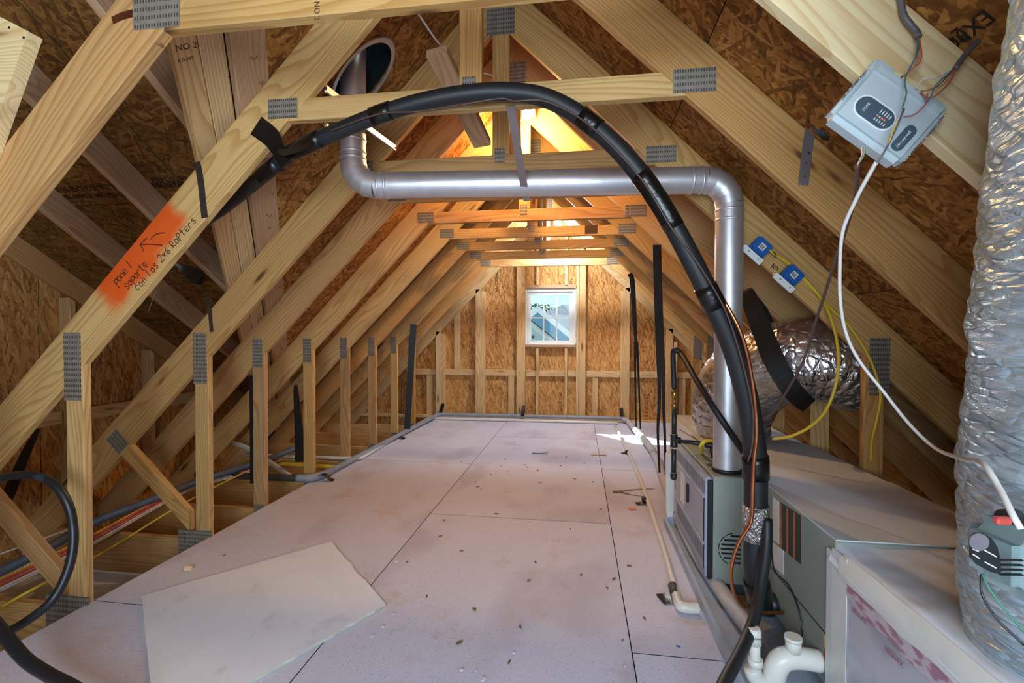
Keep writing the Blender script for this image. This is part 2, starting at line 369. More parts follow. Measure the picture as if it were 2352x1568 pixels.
def sweep(pts, r, seg=10, cap=True, rfun=None, flat=None):
    """tube verts/faces; rfun(i, n, ang) scales the radius; flat=(w,t) makes a ribbon"""
    n = len(pts); vs_ = []; fs = []; up = None
    for i, p in enumerate(pts):
        tg = (pts[min(i+1, n-1)]-pts[max(i-1, 0)]).normalized()
        if up is None:
            up = V((0, 0, 1)) if abs(tg.z) < .9 else V((0, -1, 0))
        up = (up-tg*up.dot(tg)).normalized(); sd = tg.cross(up)
        ri = r[i] if isinstance(r, (list, tuple)) else r
        for k in range(seg):
            a = 2*math.pi*k/seg; q = ri*(rfun(i, n, a) if rfun else 1)
            vs_.append(p+up*math.cos(a)*q+sd*math.sin(a)*q)
    for i in range(n-1):
        for k in range(seg):
            fs.append((i*seg+k, i*seg+(k+1) % seg, (i+1)*seg+(k+1) % seg, (i+1)*seg+k))
    if cap: fs += [tuple(range(seg-1, -1, -1)), tuple(range((n-1)*seg, n*seg))]
    return vs_, fs
def tube(name, pts, r, mat, parent=None, n=8, seg=10, rfun=None, cap=True):
    P = cr(pts, n)
    if isinstance(r, (list, tuple)) and len(r) != len(P):
        m_ = len(r)-1; r = [r[min(int(i/(len(P)-1)*m_), m_-1)]*(1-(i/(len(P)-1)*m_-min(int(i/(len(P)-1)*m_), m_-1)))+r[min(int(i/(len(P)-1)*m_), m_-1)+1]*(i/(len(P)-1)*m_-min(int(i/(len(P)-1)*m_), m_-1)) for i in range(len(P))]
    vs_, fs = sweep(P, r, seg, cap, rfun)
    return obj(name, vs_, fs, mat, parent, origin=V(pts[0]), smooth=True)
def ribbon(name, pts, w, t, side, mat, parent=None, n=6):
    """flat strap through pts; side = width direction (vector or list of vectors)"""
    P = cr(pts, n); N = len(P); vs_ = []; fs = []
    for i, p in enumerate(P):
        tg = (P[min(i+1, N-1)]-P[max(i-1, 0)]).normalized()
        if isinstance(side, list):
            k = i/(N-1)*(len(side)-1); j = min(int(k), len(side)-2); s_ = V(side[j]).lerp(V(side[j+1]), k-j)
        else: s_ = V(side)
        ww = w
        if isinstance(w, (list, tuple)):
            k = i/(N-1)*(len(w)-1); j = min(int(k), len(w)-2); ww = w[j]*(1-(k-j))+w[j+1]*(k-j)
        s_ = (s_-tg*s_.dot(tg)).normalized(); nn = tg.cross(s_)
        vs_ += [p-s_*ww/2-nn*t/2, p+s_*ww/2-nn*t/2, p+s_*ww/2+nn*t/2, p-s_*ww/2+nn*t/2]
    for i in range(N-1):
        for k in range(4): fs.append((i*4+k, i*4+(k+1) % 4, i*4+4+(k+1) % 4, i*4+4+k))
    fs += [(3, 2, 1, 0), (N*4-4, N*4-3, N*4-2, N*4-1)]
    return obj(name, vs_, fs, mat, parent, origin=V(pts[0]))
def cyl(name, a, b, r, mat, parent=None, seg=16, r2=None, prof=None):
    """turned solid along a-b; prof = [(t, radius)...]"""
    a, b = V(a), V(b); prof = prof or [(0, r), (1, r2 or r)]
    ex, ey, ez = frame(b-a, (0, 0, 1) if abs((b-a).normalized().z) < .9 else (0, 1, 0)); L = (b-a).length
    vs_ = []; fs = []; n = len(prof)
    for t, rr in prof:
        for k in range(seg):
            g = 2*math.pi*k/seg; vs_.append((t*L, math.cos(g)*rr, math.sin(g)*rr))
    for i in range(n-1):
        for k in range(seg): fs.append((i*seg+k, i*seg+(k+1) % seg, (i+1)*seg+(k+1) % seg, (i+1)*seg+k))
    fs += [tuple(range(seg-1, -1, -1)), tuple(range((n-1)*seg, n*seg))]
    me = mesh(name, vs_, fs, mat)
    for p in me.polygons[:-2]: p.use_smooth = True
    M = Matrix((ex, ey, ez)).transposed().to_4x4(); M.translation = a
    return put(name, me, M, parent)
def prism(name, pts, ext, mat, parent=None, mats=None, sidemat=0, origin=None, M=None):
    """polygon pts (world) pushed along ext; face 0 front, 1 back, then sides"""
    n = len(pts); P = [V(p) for p in pts]; vs_ = P+[p+V(ext) for p in P]
    fs = [tuple(range(n)), tuple(range(2*n-1, n-1, -1))]+[(i, i+n, (i+1) % n+n, (i+1) % n) for i in range(n)]
    return obj(name, vs_, fs, mat, parent, mats=mats, fmat=[0, 0]+[sidemat]*n, origin=origin)
def sheet(name, pts2, M, t, mat, parent=None, edge=None):
    """polygon in the local xy plane of M, thickness t downwards (-z), optional edge material"""
    n = len(pts2); vs_ = [(x, y, 0) for x, y in pts2]+[(x, y, -t) for x, y in pts2]
    fs = [tuple(range(n)), tuple(range(2*n-1, n-1, -1))]+[(i, i+n, (i+1) % n+n, (i+1) % n) for i in range(n)]
    me = mesh(name, vs_, fs, mat, mats=[mat, edge] if edge else None, fmat=([0, 0]+[1]*n) if edge else None)
    return put(name, me, M, parent)
def clip(poly, a, b, c):
    """keep a*x+b*y<=c"""
    out = []
    for i, p in enumerate(poly):
        q = poly[(i+1) % len(poly)]; dp = a*p[0]+b*p[1]-c; dq = a*q[0]+b*q[1]-c
        if dp <= 0: out.append(p)
        if dp*dq < 0: k = dp/(dp-dq); out.append((p[0]+(q[0]-p[0])*k, p[1]+(q[1]-p[1])*k))
    return out
GLY = {'p': [[(0, -.4), (.04, .6)], [(0, .45), (.28, .6), (.45, .4), (.3, .15), (.02, .2)]], 'o': [[(.2, .55), (.03, .4), (.03, .12), (.2, 0), (.38, .15), (.36, .42), (.2, .55)]],
 'n': [[(0, 0), (.02, .5)], [(0, .35), (.2, .55), (.35, .4), (.36, 0)]], 'e': [[(.02, .28), (.38, .32), (.3, .55), (.08, .5), (0, .2), (.15, 0), (.4, .08)]], '1': [[(.1, -.05), (.16, .9)]],
 's': [[(.4, .55), (.15, .6), (.05, .42), (.35, .22), (.25, 0), (0, .05)]], 'r': [[(0, 0), (.02, .5)], [(0, .35), (.2, .55), (.36, .5)]], 't': [[(.15, .95), (.15, .05), (.3, 0)], [(0, .6), (.36, .64)]],
 'c': [[(.38, .5), (.15, .58), (0, .3), (.12, .02), (.4, .08)]], 'l': [[(.1, 0), (.12, .95)]], '2': [[(0, .75), (.2, .95), (.4, .75), (.3, .45), (0, 0), (.46, .02)]], 'x': [[(0, 0), (.4, .6)], [(.02, .6), (.4, 0)]],
 '6': [[(.35, .95), (.05, .5), (.05, .15), (.25, 0), (.4, .2), (.25, .42), (.05, .3)]], 'a': [[(.35, .5), (.12, .58), (0, .25), (.15, 0), (.35, .2), (.38, .55), (.42, 0)]],
 'R': [[(0, 0), (.02, .8), (.3, .78), (.3, .5), (0, .42), (.4, 0)]], 'P': [[(0, -.1), (.02, .8), (.35, .75), (.33, .45), (.02, .4)]], 'A': [[(0, 0), (.22, .85), (.42, 0)], [(.08, .32), (.36, .34)]], 'm': [[(0, 0), (.02, .5), (.18, .5), (.2, .1), (.22, .5), (.4, .45), (.42, 0)]], ' ': []}
def writing(name, text, o, dx, dy, h, parent, mat='ink', r=.0016, adv=.56, jit=.04):
    o, dx, dy = V(o), V(dx).normalized(), V(dy).normalized(); vs_ = []; fs = []; x = 0
    for chx in text:
        for st in GLY[chx]:
            P = cr([o+dx*((x+px+random.uniform(-jit, jit)*.3)*h)+dy*(py*h) for px, py in st], 4)
            v2, f2 = sweep(P, r, 4); k = len(vs_); vs_ += v2; fs += [tuple(i+k for i in f) for f in f2]
        x += adv if chx != ' ' else .4
    return obj(name, vs_, fs, mat, parent, origin=o)
def strokes(name, lines, r, mat, parent):
    vs_ = []; fs = []
    for ln in lines:
        v2, f2 = sweep(cr(ln, 5), r, 4); k = len(vs_); vs_ += v2; fs += [tuple(i+k for i in f) for f in f2]
    return obj(name, vs_, fs, mat, parent)
_dg = None
def lettering(name, text, o, dx, dy, size, mat, parent, align='LEFT'):
    cu = bpy.data.curves.new(name, 'FONT'); cu.body = text; cu.size = size; cu.extrude = .0003; cu.align_x = align; cu.resolution_u = 2
    tmp = bpy.data.objects.new('tmp', cu); COL.objects.link(tmp)
    bpy.context.view_layer.update(); me = bpy.data.meshes.new_from_object(tmp.evaluated_get(bpy.context.evaluated_depsgraph_get()))
    bpy.data.objects.remove(tmp); bpy.data.curves.remove(cu); me.name = name; me.materials.clear(); me.materials.append(MATS[mat])
    ex = V(dx).normalized(); ey = V(dy); ey = (ey-ex*ey.dot(ex)).normalized(); M = Matrix((ex, ey, ex.cross(ey))).transposed().to_4x4(); M.translation = V(o)
    return put(name, me, M, parent)

# ================================================================== STRUCTURE
XL, XR, ZC = -1.1806, .3784, 2.0676           # inner lower corners of every collar beam
SL, SRT = 1.026, .98                          # roof slopes left / right
XRG = (SRT*XR+SL*XL)/(SL+SRT)*1.0
XRG = (SRT*XR+SL*XL)/(SL+SRT); ZRG = ZC+SL*(XRG-XL)   # where the chords' lower edges meet
def lowz(x): return ZC+SL*(x-XL) if x < XRG else ZC+SRT*(XR-x)
CW = .180                                     # chord depth
NL = V((-SL, 0, 1)).normalized(); NR = V((SRT, 0, 1)).normalized()
DL = V((1, 0, SL)).normalized(); DR = V((-1, 0, SRT)).normalized()
VL, VR = CW*math.sqrt(1+SL*SL), CW*math.sqrt(1+SRT*SRT)
TH = .038
YT = [1.2614, 1.8477, 2.5615, 3.0669, 3.6765, 4.2861, 4.8957, 5.5053, 6.1149]     # far faces of the trusses
PIL, PIR = -2.1575, 1.370                      # inner faces of the knee posts
YB, YF = -1.30, 6.70                           # rear wall, gable framing
# ---- deck
floor = thing('floor', (0, 0, 0), kind='structure')
def deck(x0, x1, ys, mat='deck'):
    for y0, y1 in zip(ys, ys[1:]):
        g = .0022
        P = [(-(x1-x0)/2+g, -(y1-y0)/2+g), ((x1-x0)/2-g, -(y1-y0)/2+g), ((x1-x0)/2-g, (y1-y0)/2-g), (-(x1-x0)/2+g, (y1-y0)/2-g)]
        sheet('panel', P, Matrix.Translation(((x0+x1)/2, (y0+y1)/2, 0)), .018, mat, floor, 'green_edge')
deck(-2.158, -.981, [YB, -.60, 1.844, 4.305, YF])
deck(-.981, .203, [YB, .63, 3.065, 5.50, YF])
deck(.203, 1.368, [YB, -.60, 1.829, 4.30, YF])
tag(box('subfloor_membrane', (-2.15, YB, -.0205), (1.36, YF, -.0185), 'green_edge', floor), None)
ceil_below = tag(box('ceiling', (-3.6, YB, -.30), (3.0, YF+.1, -.275), 'drywall'), None, kind='structure')
# ---- roof sheathing
def roof(name, side, polyfun, ylist, slen, mat='osb'):
    """side = 'L'/'R'; local x runs down the slope from the ridge, local y along the roof"""
    e = thing(name, (XRG, 2, 2.8), kind='structure')
    top = V((XRG, 0, ZRG+(VL if side == 'L' else VR)))
    ex = -DL if side == 'L' else -DR
    ey = V((0, 1, 0)) if side == 'R' else V((0, -1, 0)); ez = ex.cross(ey)
    if ez.z < 0: ey = -ey; ez = -ez
    # panels sit on the chords: local z=0 is the outer face
    M = Matrix((ex, ey, ez)).transposed().to_4x4(); M.translation = top+ez*.0125
    sgn = 1 if ey.y > 0 else -1
    r = 0
    for k in range(int(math.ceil(slen/1.219))):
        s0, s1 = k*1.219, min((k+1)*1.219, slen)
        ys = [YB-.05, *[y for y in ylist[k % 2] if YB < y < YF+.12], YF+.14]
        for y0, y1 in zip(ys, ys[1:]):
            P = [(s0+.002, y0+.002), (s1-.002, y0+.002), (s1-.002, y1-.002), (s0+.002, y1-.002)]
            P = polyfun(P) if polyfun else [P]
            for Q in P:
                if len(Q) < 3: continue
                cx = sum(q[0] for q in Q)/len(Q); cy = sum(q[1] for q in Q)/len(Q)
                Q2 = [(q[0]-cx, (q[1]-cy)*sgn) for q in Q]
                if sgn < 0: Q2 = Q2[::-1]
                Mk = M @ Matrix.Translation((cx, cy*sgn, 0))
                sheet('panel', Q2, Mk, .0122, mat, e, 'green_edge')
    return e, M, sgn
rr, MR, _ = roof('ceiling_right', 'R', None, [[.03, 2.47, 4.91], [-1.2, 1.25, 3.69, 6.13]], 4.6)
tag(sheet('underlayment', [(0, YB-.1), (4.6, YB-.1), (4.6, YF+.2), (0, YF+.2)], MR @ Matrix.Translation((0, 0, .006)), .004, 'felt', rr), None)
# left roof is open where the cross gable joins: keep only what lies ridge-side of the valley
QC, QM = 3.186, .6167                          # cross-gable rafter undersides: Z = QC - QM*|Y-YRD| form
YRD = .25                                      # cross-gable ridge
def vx(y):                                     # X of the valley board's ridge-side edge at the chord tops
    return -1.174-.612*(abs(y-YRD)+YRD-1.67) if abs(y-YRD)+YRD > .7 else -.58
sl_ = math.sqrt(1+SL*SL)
def leftclip(P):
    # slope distance s of the valley at y: s = (XRG - x)*sl_
    a1 = .612*sl_; s_at = lambda y: (XRG-(-1.174-.612*(y-1.67)))*sl_+.13
    far = clip([q for q in P], 0, -1, -YRD)                # y>=YRD
    near = clip([q for q in P], 0, 1, YRD)
    far = clip(far, 1, -a1, s_at(0)) if len(far) > 2 else []
    near = clip(near, 1, a1, s_at(2*YRD)) if len(near) > 2 else []
    return [q for q in (far, near) if len(q) > 2]
rl, ML, sg = roof('ceiling_left', 'L', leftclip, [[.03, 2.47, 4.91], [-1.2, 1.30, 3.74, 6.13]], 4.6)
for Q in leftclip([(0, YB-.1), (4.6, YB-.1), (4.6, YF+.2), (0, YF+.2)]):
    Q2 = [(q[0], q[1]*sg) for q in Q]; Q2 = Q2[::-1] if sg < 0 else Q2
    sheet('underlayment', Q2, ML @ Matrix.Translation((0, 0, .006)), .004, 'felt', rl)
# ---- cross gable on the left: far and near planes, its rafters, its end wall
XG = -3.50
dorm = thing('ceiling_dormer', (-2.4, YRD, 2.9), kind='structure')
RV = .14*math.sqrt(1+QM*QM)
zr0 = QC-QM*YRD+RV                              # sheathing underside at the ridge
for far in (1, -1):
    ey = V((0, far*1, -QM)).normalized(); ex = V((1, 0, 0)) if far < 0 else V((-1, 0, 0)); ez = ex.cross(ey)
    if ez.z < 0: ex = -ex; ez = -ez
    M = Matrix((ex, ey, ez)).transposed().to_4x4(); M.translation = V((0, YRD, zr0))+ez*.0125
    sy = math.sqrt(1+QM*QM); sx = ex.x; Lmax = 4.75*sy if far > 0 else 2.85*sy
    for k in range(5):
        for x0, x1 in (((-3.62, -2.05), (-2.05, .2)) if k % 2 else ((-3.62, -2.9), (-2.9, -1.1), (-1.1, .2))):
            s0, s1 = k*1.219, min((k+1)*1.219, Lmax)
            if s1 <= s0: continue
            P = [(x0+.002, s0+.002), (x1-.002, s0+.002), (x1-.002, s1-.002), (x0+.002, s1-.002)]
            # stay on the outer side of the main roof: x <= valley(y)
            P = clip(P, 1, .612/sy, -1.174-.612*(YRD-1.67)-.05)
            if len(P) < 3: continue
            cx = sum(q[0] for q in P)/len(P); cy = sum(q[1] for q in P)/len(P)
            Q = [((q[0]-cx)*sx, q[1]-cy) for q in P]; Q = Q[::-1] if sx < 0 else Q
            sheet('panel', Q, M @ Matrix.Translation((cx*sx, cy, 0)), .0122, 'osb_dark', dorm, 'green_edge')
    P = clip([(-3.7, 0), (.2, 0), (.2, Lmax), (-3.7, Lmax)], 1, .612/sy, -1.174-.612*(YRD-1.67)-.04)
    Q = [(q[0]*sx, q[1]) for q in P]; Q = Q[::-1] if sx < 0 else Q
    sheet('underlayment', Q, M @ Matrix.Translation((0, 0, .006)), .004, 'felt', dorm)
for i, x in enumerate((-3.478, -2.846, -2.257, -1.650)):
    x += .019
    yv = (QC+.082-(ZC+VL+SL*(x-XL))-.056)/QM-.03   # where it lands on the valley boards
    a = V((x, YRD+.02, QC-QM*(YRD+.02)))
    b = V((x, min(yv+.03, 4.85), QC-QM*min(yv+.03, 4.85)))
    off = V((0, QM, 1)).normalized()*.07
    tag(board('rafter', a+off, b+off, .14, TH, (0, 0, 1), 'lumber_pink' if i else 'lumber', cut0=(0, 1, 0), cut1=(0, 0, 1)),
        ['roof rafter lying against the end wall of the left side gable', 'roof rafter second from the end wall under the left side gable',
         'roof rafter third from the end wall, passing above orange paint', 'short roof rafter meeting the top of the triple valley boards'][i], 'rafter', 'rafters of the side gable')
# valley boards: two 2x4 above, one 2x6 below, on top of the truss chords
vd = V((-.612, 1, -.612*SL)).normalized(); vn = NL.copy(); vs2 = vd.cross(vn).normalized()
if vs2.y < 0: vs2 = -vs2
def vpt(x, y): return V((x, y, ZC+VL+SL*(x-XL)))
base = vpt(-1.174, 1.67)                       # on the ridge-side edge
def vboard(off, w, lift, t0, t1, lab, mat):
    c = base-vs2*(off+w/2)+vn*(lift+TH/2)
    return tag(board('valley_board', c+vd*t0, c+vd*t1, w, TH, vs2, mat), lab, 'board', 'valley boards of the side gable')
v3 = vboard(0, .14, .0, -.80, 4.4, 'wide pale valley board with bent nails poking through', 'lumber_pink')
v2 = vboard(.142, .093, .038, -.80, 4.4, 'middle narrow board of the three valley boards', 'lumber_stud')
v1 = vboard(.238, .089, .038, -.10, 4.4, 'orange-brown stamped valley board, leftmost of the three', 'lumber_stud')
v0 = vboard(.238, .082, .041, -.80, -.105, 'short grey-white end piece spliced above the stamped valley board', 'lumber_pale')
pS = base-vs2*(.238+.045)+vn*(.038-.0006)+vd*.03
lettering('grade_stamp', 'NO 2', pS-vs2*.035, vs2, -vd, .032, 'ink_faint', v1)
lettering('grade_stamp', 'KD-HT', pS-vs2*.035+vd*.04, vs2, -vd, .018, 'ink_faint', v1)
random.seed(3)
for k in range(26):                             # bent nails through the wide board
    t = -.3+k*.125+random.uniform(-.02, .02); c = base-vs2*random.choice((.035, .045, .06, .07))+vd*t
    d2 = (vd*random.uniform(-.6, -.2)+vs2*random.uniform(-.5, .5)).normalized()
    tube('nail', [c, c-vn*.018, c-vn*.022+d2*.022], .0013, 'nail', v3, n=2, seg=4)
# end wall of the side gable
wl = thing('wall_left', (XG, 2, 0), kind='structure')
ztop = lambda y: QC+RV-QM*(abs(y-YRD)+YRD)
ys = [-2.6, -1.0, .22, 1.44, 2.66, 3.88, 5.1]
for y0, y1 in zip(ys, ys[1:]):
    pts = [(y0+.002, -.27), (y1-.002, -.27), (y1-.002, max(-.2, ztop(y1)))]
    if y0 < YRD < y1: pts.append((YRD, ztop(YRD)))
    pts.append((y0+.002, ztop(y0)))
    M = Matrix((V((0, 1, 0)), V((0, 0, 1)), V((1, 0, 0)))).transposed().to_4x4(); M.translation = V((XG, (y0+y1)/2, 0))
    sheet('panel', [(p[0]-(y0+y1)/2, p[1]) for p in pts], M, .012, 'osb_wall' if y0 < 2.6 else 'osb_wall', wl, 'green_edge')
M = Matrix((V((0, 1, 0)), V((0, 0, 1)), V((1, 0, 0)))).transposed().to_4x4(); M.translation = V((XG-.016, 0, 0))
sheet('housewrap', [(-2.7, -.3), (5.3, -.3), (5.3, ztop(5.0)), (YRD, ztop(YRD)+.05), (-2.7, ztop(-2.7)+.05)], M, .004, 'felt', wl)
for y in (.4, 1.0, 1.6, 2.2, 2.80, 3.41, 4.02):
    zt = QC-QM*(abs(y-YRD)+YRD)-.03
    board('stud', (XG+.0445, y, -.02), (XG+.0445, y, zt), .089, TH, (1, 0, 0), 'lumber_stud', wl, cut1=(0, QM, 1))
    board('cripple', (XG+.0445, y+.04, -.02), (XG+.0445, y+.04, zt-.25), .089, TH, (1, 0, 0), 'lumber_dark', wl)
    board('blocking', (XG+.019, y+.075, .63), (XG+.019, y+.565, .63), .089, TH, (0, 0, 1), 'lumber_stud', wl)
box('panel', (XG-.012, 4.95, -.28), (XG, YF+.1, .16), 'osb_wall', wl)
# ---- the gable wall with the window (far end)
wb = thing('wall_back', (-.4, YF+.09, 0), kind='structure')
YO = YF+.092                                    # face of the gable OSB
def gpoly(x0, x1, z0, z1):
    P = [(x0, z0), (x1, z0), (x1, z1), (x0, z1)]
    P = clip(P, -SL, 1, ZC+VL-SL*XL+.01); return clip(P, SRT, 1, ZC+VR+SRT*XR+.01)
MG = Matrix((V((1, 0, 0)), V((0, 0, 1)), V((0, -1, 0)))).transposed().to_4x4(); MG.translation = V((0, YO, 0))
WX0, WX1, WZ0, WZ1 = at(1206, 700, Y=YO).x-.012, at(1322, 700, Y=YO).x+.012, at(1260, 796, Y=YO).z, at(1260, 663, Y=YO).z
def gpanel(x0, x1, z0, z1, mat='osb_wall'):
    P = gpoly(x0+.0015, x1-.0015, z0+.0015, z1-.0015)
    if len(P) < 3: return
    cx = sum(p[0] for p in P)/len(P); cz = sum(p[1] for p in P)/len(P)
    sheet('panel', [(p[0]-cx, p[1]-cz) for p in P], MG @ Matrix.Translation((cx, cz, 0)), .012, mat, wb, 'green_edge')
zb = at(1250, 858, Y=YO).z
for x0, x1 in ((-3.5, -2.62), (-2.62, -1.40), (-1.40, WX0), (WX1, 1.03), (1.03, 2.25), (2.25, 3.0)):
    gpanel(x0, x1, -.27, zb); gpanel(x0, x1, zb, 3.4)
gpanel(WX0, WX1, -.27, zb); gpanel(WX0, WX1, zb, WZ0); gpanel(WX0, WX1, WZ1, 3.4)
for x0, x1, z0, z1 in ((-3.6, WX0, -.3, 3.4), (WX1, 3.1, -.3, 3.4), (WX0, WX1, -.3, WZ0), (WX0, WX1, WZ1, 3.4)):
    P = gpoly(x0, x1, z0, z1)
    if len(P) > 2: sheet('housewrap', P, MG @ Matrix.Translation((0, 0, -.014)), .004, 'felt', wb)
def gx(px): return at(px, 850, Y=YF).x
def gz(py): return at(1265, py, Y=YF).z
def lowmin(x): return min(ZC+SL*(x-XL), ZC+SRT*(XR-x))+.03
def gflat(p0, p1, zt=None, z0=.0, name='stud', mat='lumber_stud', y=YF+.02):
    x = (gx(p0)+gx(p1))/2; w = abs(gx(p1)-gx(p0)); z1 = lowmin(x) if zt is None else zt
    board(name, (x, y, z0), (x, y, z1), w, TH, (1, 0, 0), mat, wb)
def gedge(p0, p1, zt=None, z0=.0, name='stud', mat='lumber_stud'):
    x = (gx(p0)+gx(p1))/2; w = abs(gx(p1)-gx(p0)); z1 = lowmin(x) if zt is None else zt
    board(name, (x, YF+.046, z0), (x, YF+.046, z1), .086, w, (0, 1, 0), mat, wb)
for a in ((1001, 1012), (1092, 1105), (1186, 1199), (1330, 1345), (1431, 1446), (1530, 1546), (1600, 1612), (935, 947)): gflat(*a)
for a in ((1012, 1021), (1105, 1113), (1425, 1431), (1548, 1556)): gedge(*a, zt=lowmin((gx(a[0])+gx(a[1]))/2)-.1)
for a in ((1199, 1206), (1323, 1329)): gedge(*a)
for a in ((1231, 1237), (1297, 1303)):
    gedge(*a, zt=gz(800), name='cripple'); gedge(*a, z0=gz(656), name='cripple')
for (a, b) in ((1041, 1055),): gflat(a, b, gz(697), gz(851), 'blocking', y=YF+.07)
for (a, b) in ((977, 991), (1166, 1180), (1361, 1374), (1562, 1577)): gflat(a, b, gz(866), 0, 'blocking', y=YF+.07)
for a, b in ((947, 1001), (1021, 1092), (1113, 1186), (1207, 1231), (1238, 1297), (1304, 1323), (1345, 1425), (1446, 1530), (1556, 1600)):
    board('blocking', (gx(a)+.002, YF+.07, gz(858)), (gx(b)-.002, YF+.07, gz(858)), .085, TH, (0, 0, 1), 'lumber_stud', wb)
board('header', (gx(1207), YF+.046, gz(661)+.02), (gx(1322), YF+.046, gz(661)+.02), .086, .05, (0, 1, 0), 'lumber_pink', wb)
board('sill_plate', (gx(1207), YF+.046, gz(794)), (gx(1322), YF+.046, gz(794)), .086, .038, (0, 1, 0), 'lumber_pink', wb)
board('bottom_plate', (-3.4, YF+.046, -.0), (2.9, YF+.046, -.0), .089, .038, (0, 1, 0), 'lumber_stud', wb)
# gable truss chords against the wall
for sd in (0, 1):
    n_, lo = (NL, XL) if sd == 0 else (NR, XR)
    x0 = -3.4 if sd == 0 else 2.6
    a = V((x0, YF+.02, lowz(x0)))+n_*CW/2; b = V((XRG, YF+.02, ZRG))+V((0, 0, 1))*(VL/2)
    board('rake_chord', a, b, CW, TH, n_, 'lumber_stud', wb, cut1=(1, 0, 0))
# printed marks on the wall boards (as stamped by the mill)
for px, py, tx, sz in ((1137, 560, 'RATED SHEATHING', .03), (1137, 660, '24/16  7/16', .032), (966, 840, 'Georgia-Pacific', .036), (1137, 740, 'EXPOSURE 1', .03), (1283, 900, 'APA RATED', .028), (1090, 900, '7/16', .03), (895, 900, 'Georgia-Pacific', .036), (1480, 905, 'EXPOSURE 1', .03), (1310, 640, 'Georgia', .03)):
    q = at(px, py, Y=YO-.0008); lettering('mill_stamp', tx, q, (0, 0, -1), (1, 0, 0), sz*2.2, 'ink_faint', wb)
# ---- window
win = thing('window_1', ((WX0+WX1)/2, YO, WZ0), kind='structure')
def rect_frame(name, x0, x1, z0, z1, w, y0, y1, mat, parent):
    for a, b, ww in (((x0, z0, x0+w, z1), 0, 0), ((x1-w, z0, x1, z1), 0, 0), ((x0+w, z0, x1-w, z0+w), 0, 0), ((x0+w, z1-w, x1-w, z1), 0, 0)):
        box(name, (a[0], y0, a[1]), (a[2], y1, a[3]), mat, parent, .003)
rect_frame('window_frame', WX0+.013, WX1-.013, WZ0+.004, WZ1-.004, .04, YF+.035, YF+.16, 'window_vinyl', win)
gx0, gx1, gz0, gz1 = WX0+.055, WX1-.055, WZ0+.046, WZ1-.046
rect_frame('sash', gx0, gx1, gz0, gz1, .04, YF+.075, YF+.13, 'window_vinyl', win)
px0, px1, pz0, pz1 = gx0+.04, gx1-.04, gz0+.04, gz1-.04
for i in (1, 2): x = px0+(px1-px0)*i/3; box('muntin', (x-.009, YF+.09, pz0), (x+.009, YF+.108, pz1), 'window_vinyl', win)
zm = (pz0+pz1)/2
for i in range(3):
    xa, xb = px0+(px1-px0)*i/3, px0+(px1-px0)*(i+1)/3
    box('muntin', (xa+.009, YF+.09, zm-.009), (xb-.009, YF+.108, zm+.009), 'window_vinyl', win)
    for za, zz in ((pz0, zm), (zm, pz1)): box('pane', (xa+.009, YF+.112, za), (xb-.009, YF+.115, zz), 'pane_glass', win)
# ---- low eave wall on the right
wrt = thing('wall_right', (2.68, 2, 0), kind='structure')
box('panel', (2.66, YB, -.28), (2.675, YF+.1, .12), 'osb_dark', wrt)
# ---- rear end of the attic (behind the camera), with a window added to carry the fill light
wr = thing('wall_rear', (-.4, YB, 0), kind='structure')
for x0, x1, z0, z1 in ((-3.6, -.9, -.3, 3.4), (.7, 3.1, -.3, 3.4), (-.9, .7, -.3, .70), (-.9, .7, 1.8, 3.4)):
    P = [(x0, z0), (x1, z0), (x1, z1), (x0, z1)]
    P = clip(P, -SL, 1, ZC+VL-SL*XL+.01); P = clip(P, SRT, 1, ZC+VR+SRT*XR+.01)
    if len(P) > 2: sheet('panel', P, Matrix.Translation((0, YB, 0)) @ Matrix((V((1, 0, 0)), V((0, 0, 1)), V((0, -1, 0)))).transposed().to_4x4(), .012, 'osb_wall', wr)
w2 = thing('added_rear_window', (-.1, YB, .7), kind='structure')
rect_frame('window_frame', -.9, .7, .70, 1.8, .05, YB-.05, YB+.03, 'window_vinyl', w2)
box('pane', (-.85, YB-.02, .75), (.65, YB-.015, 1.75), 'pane_glass', w2)

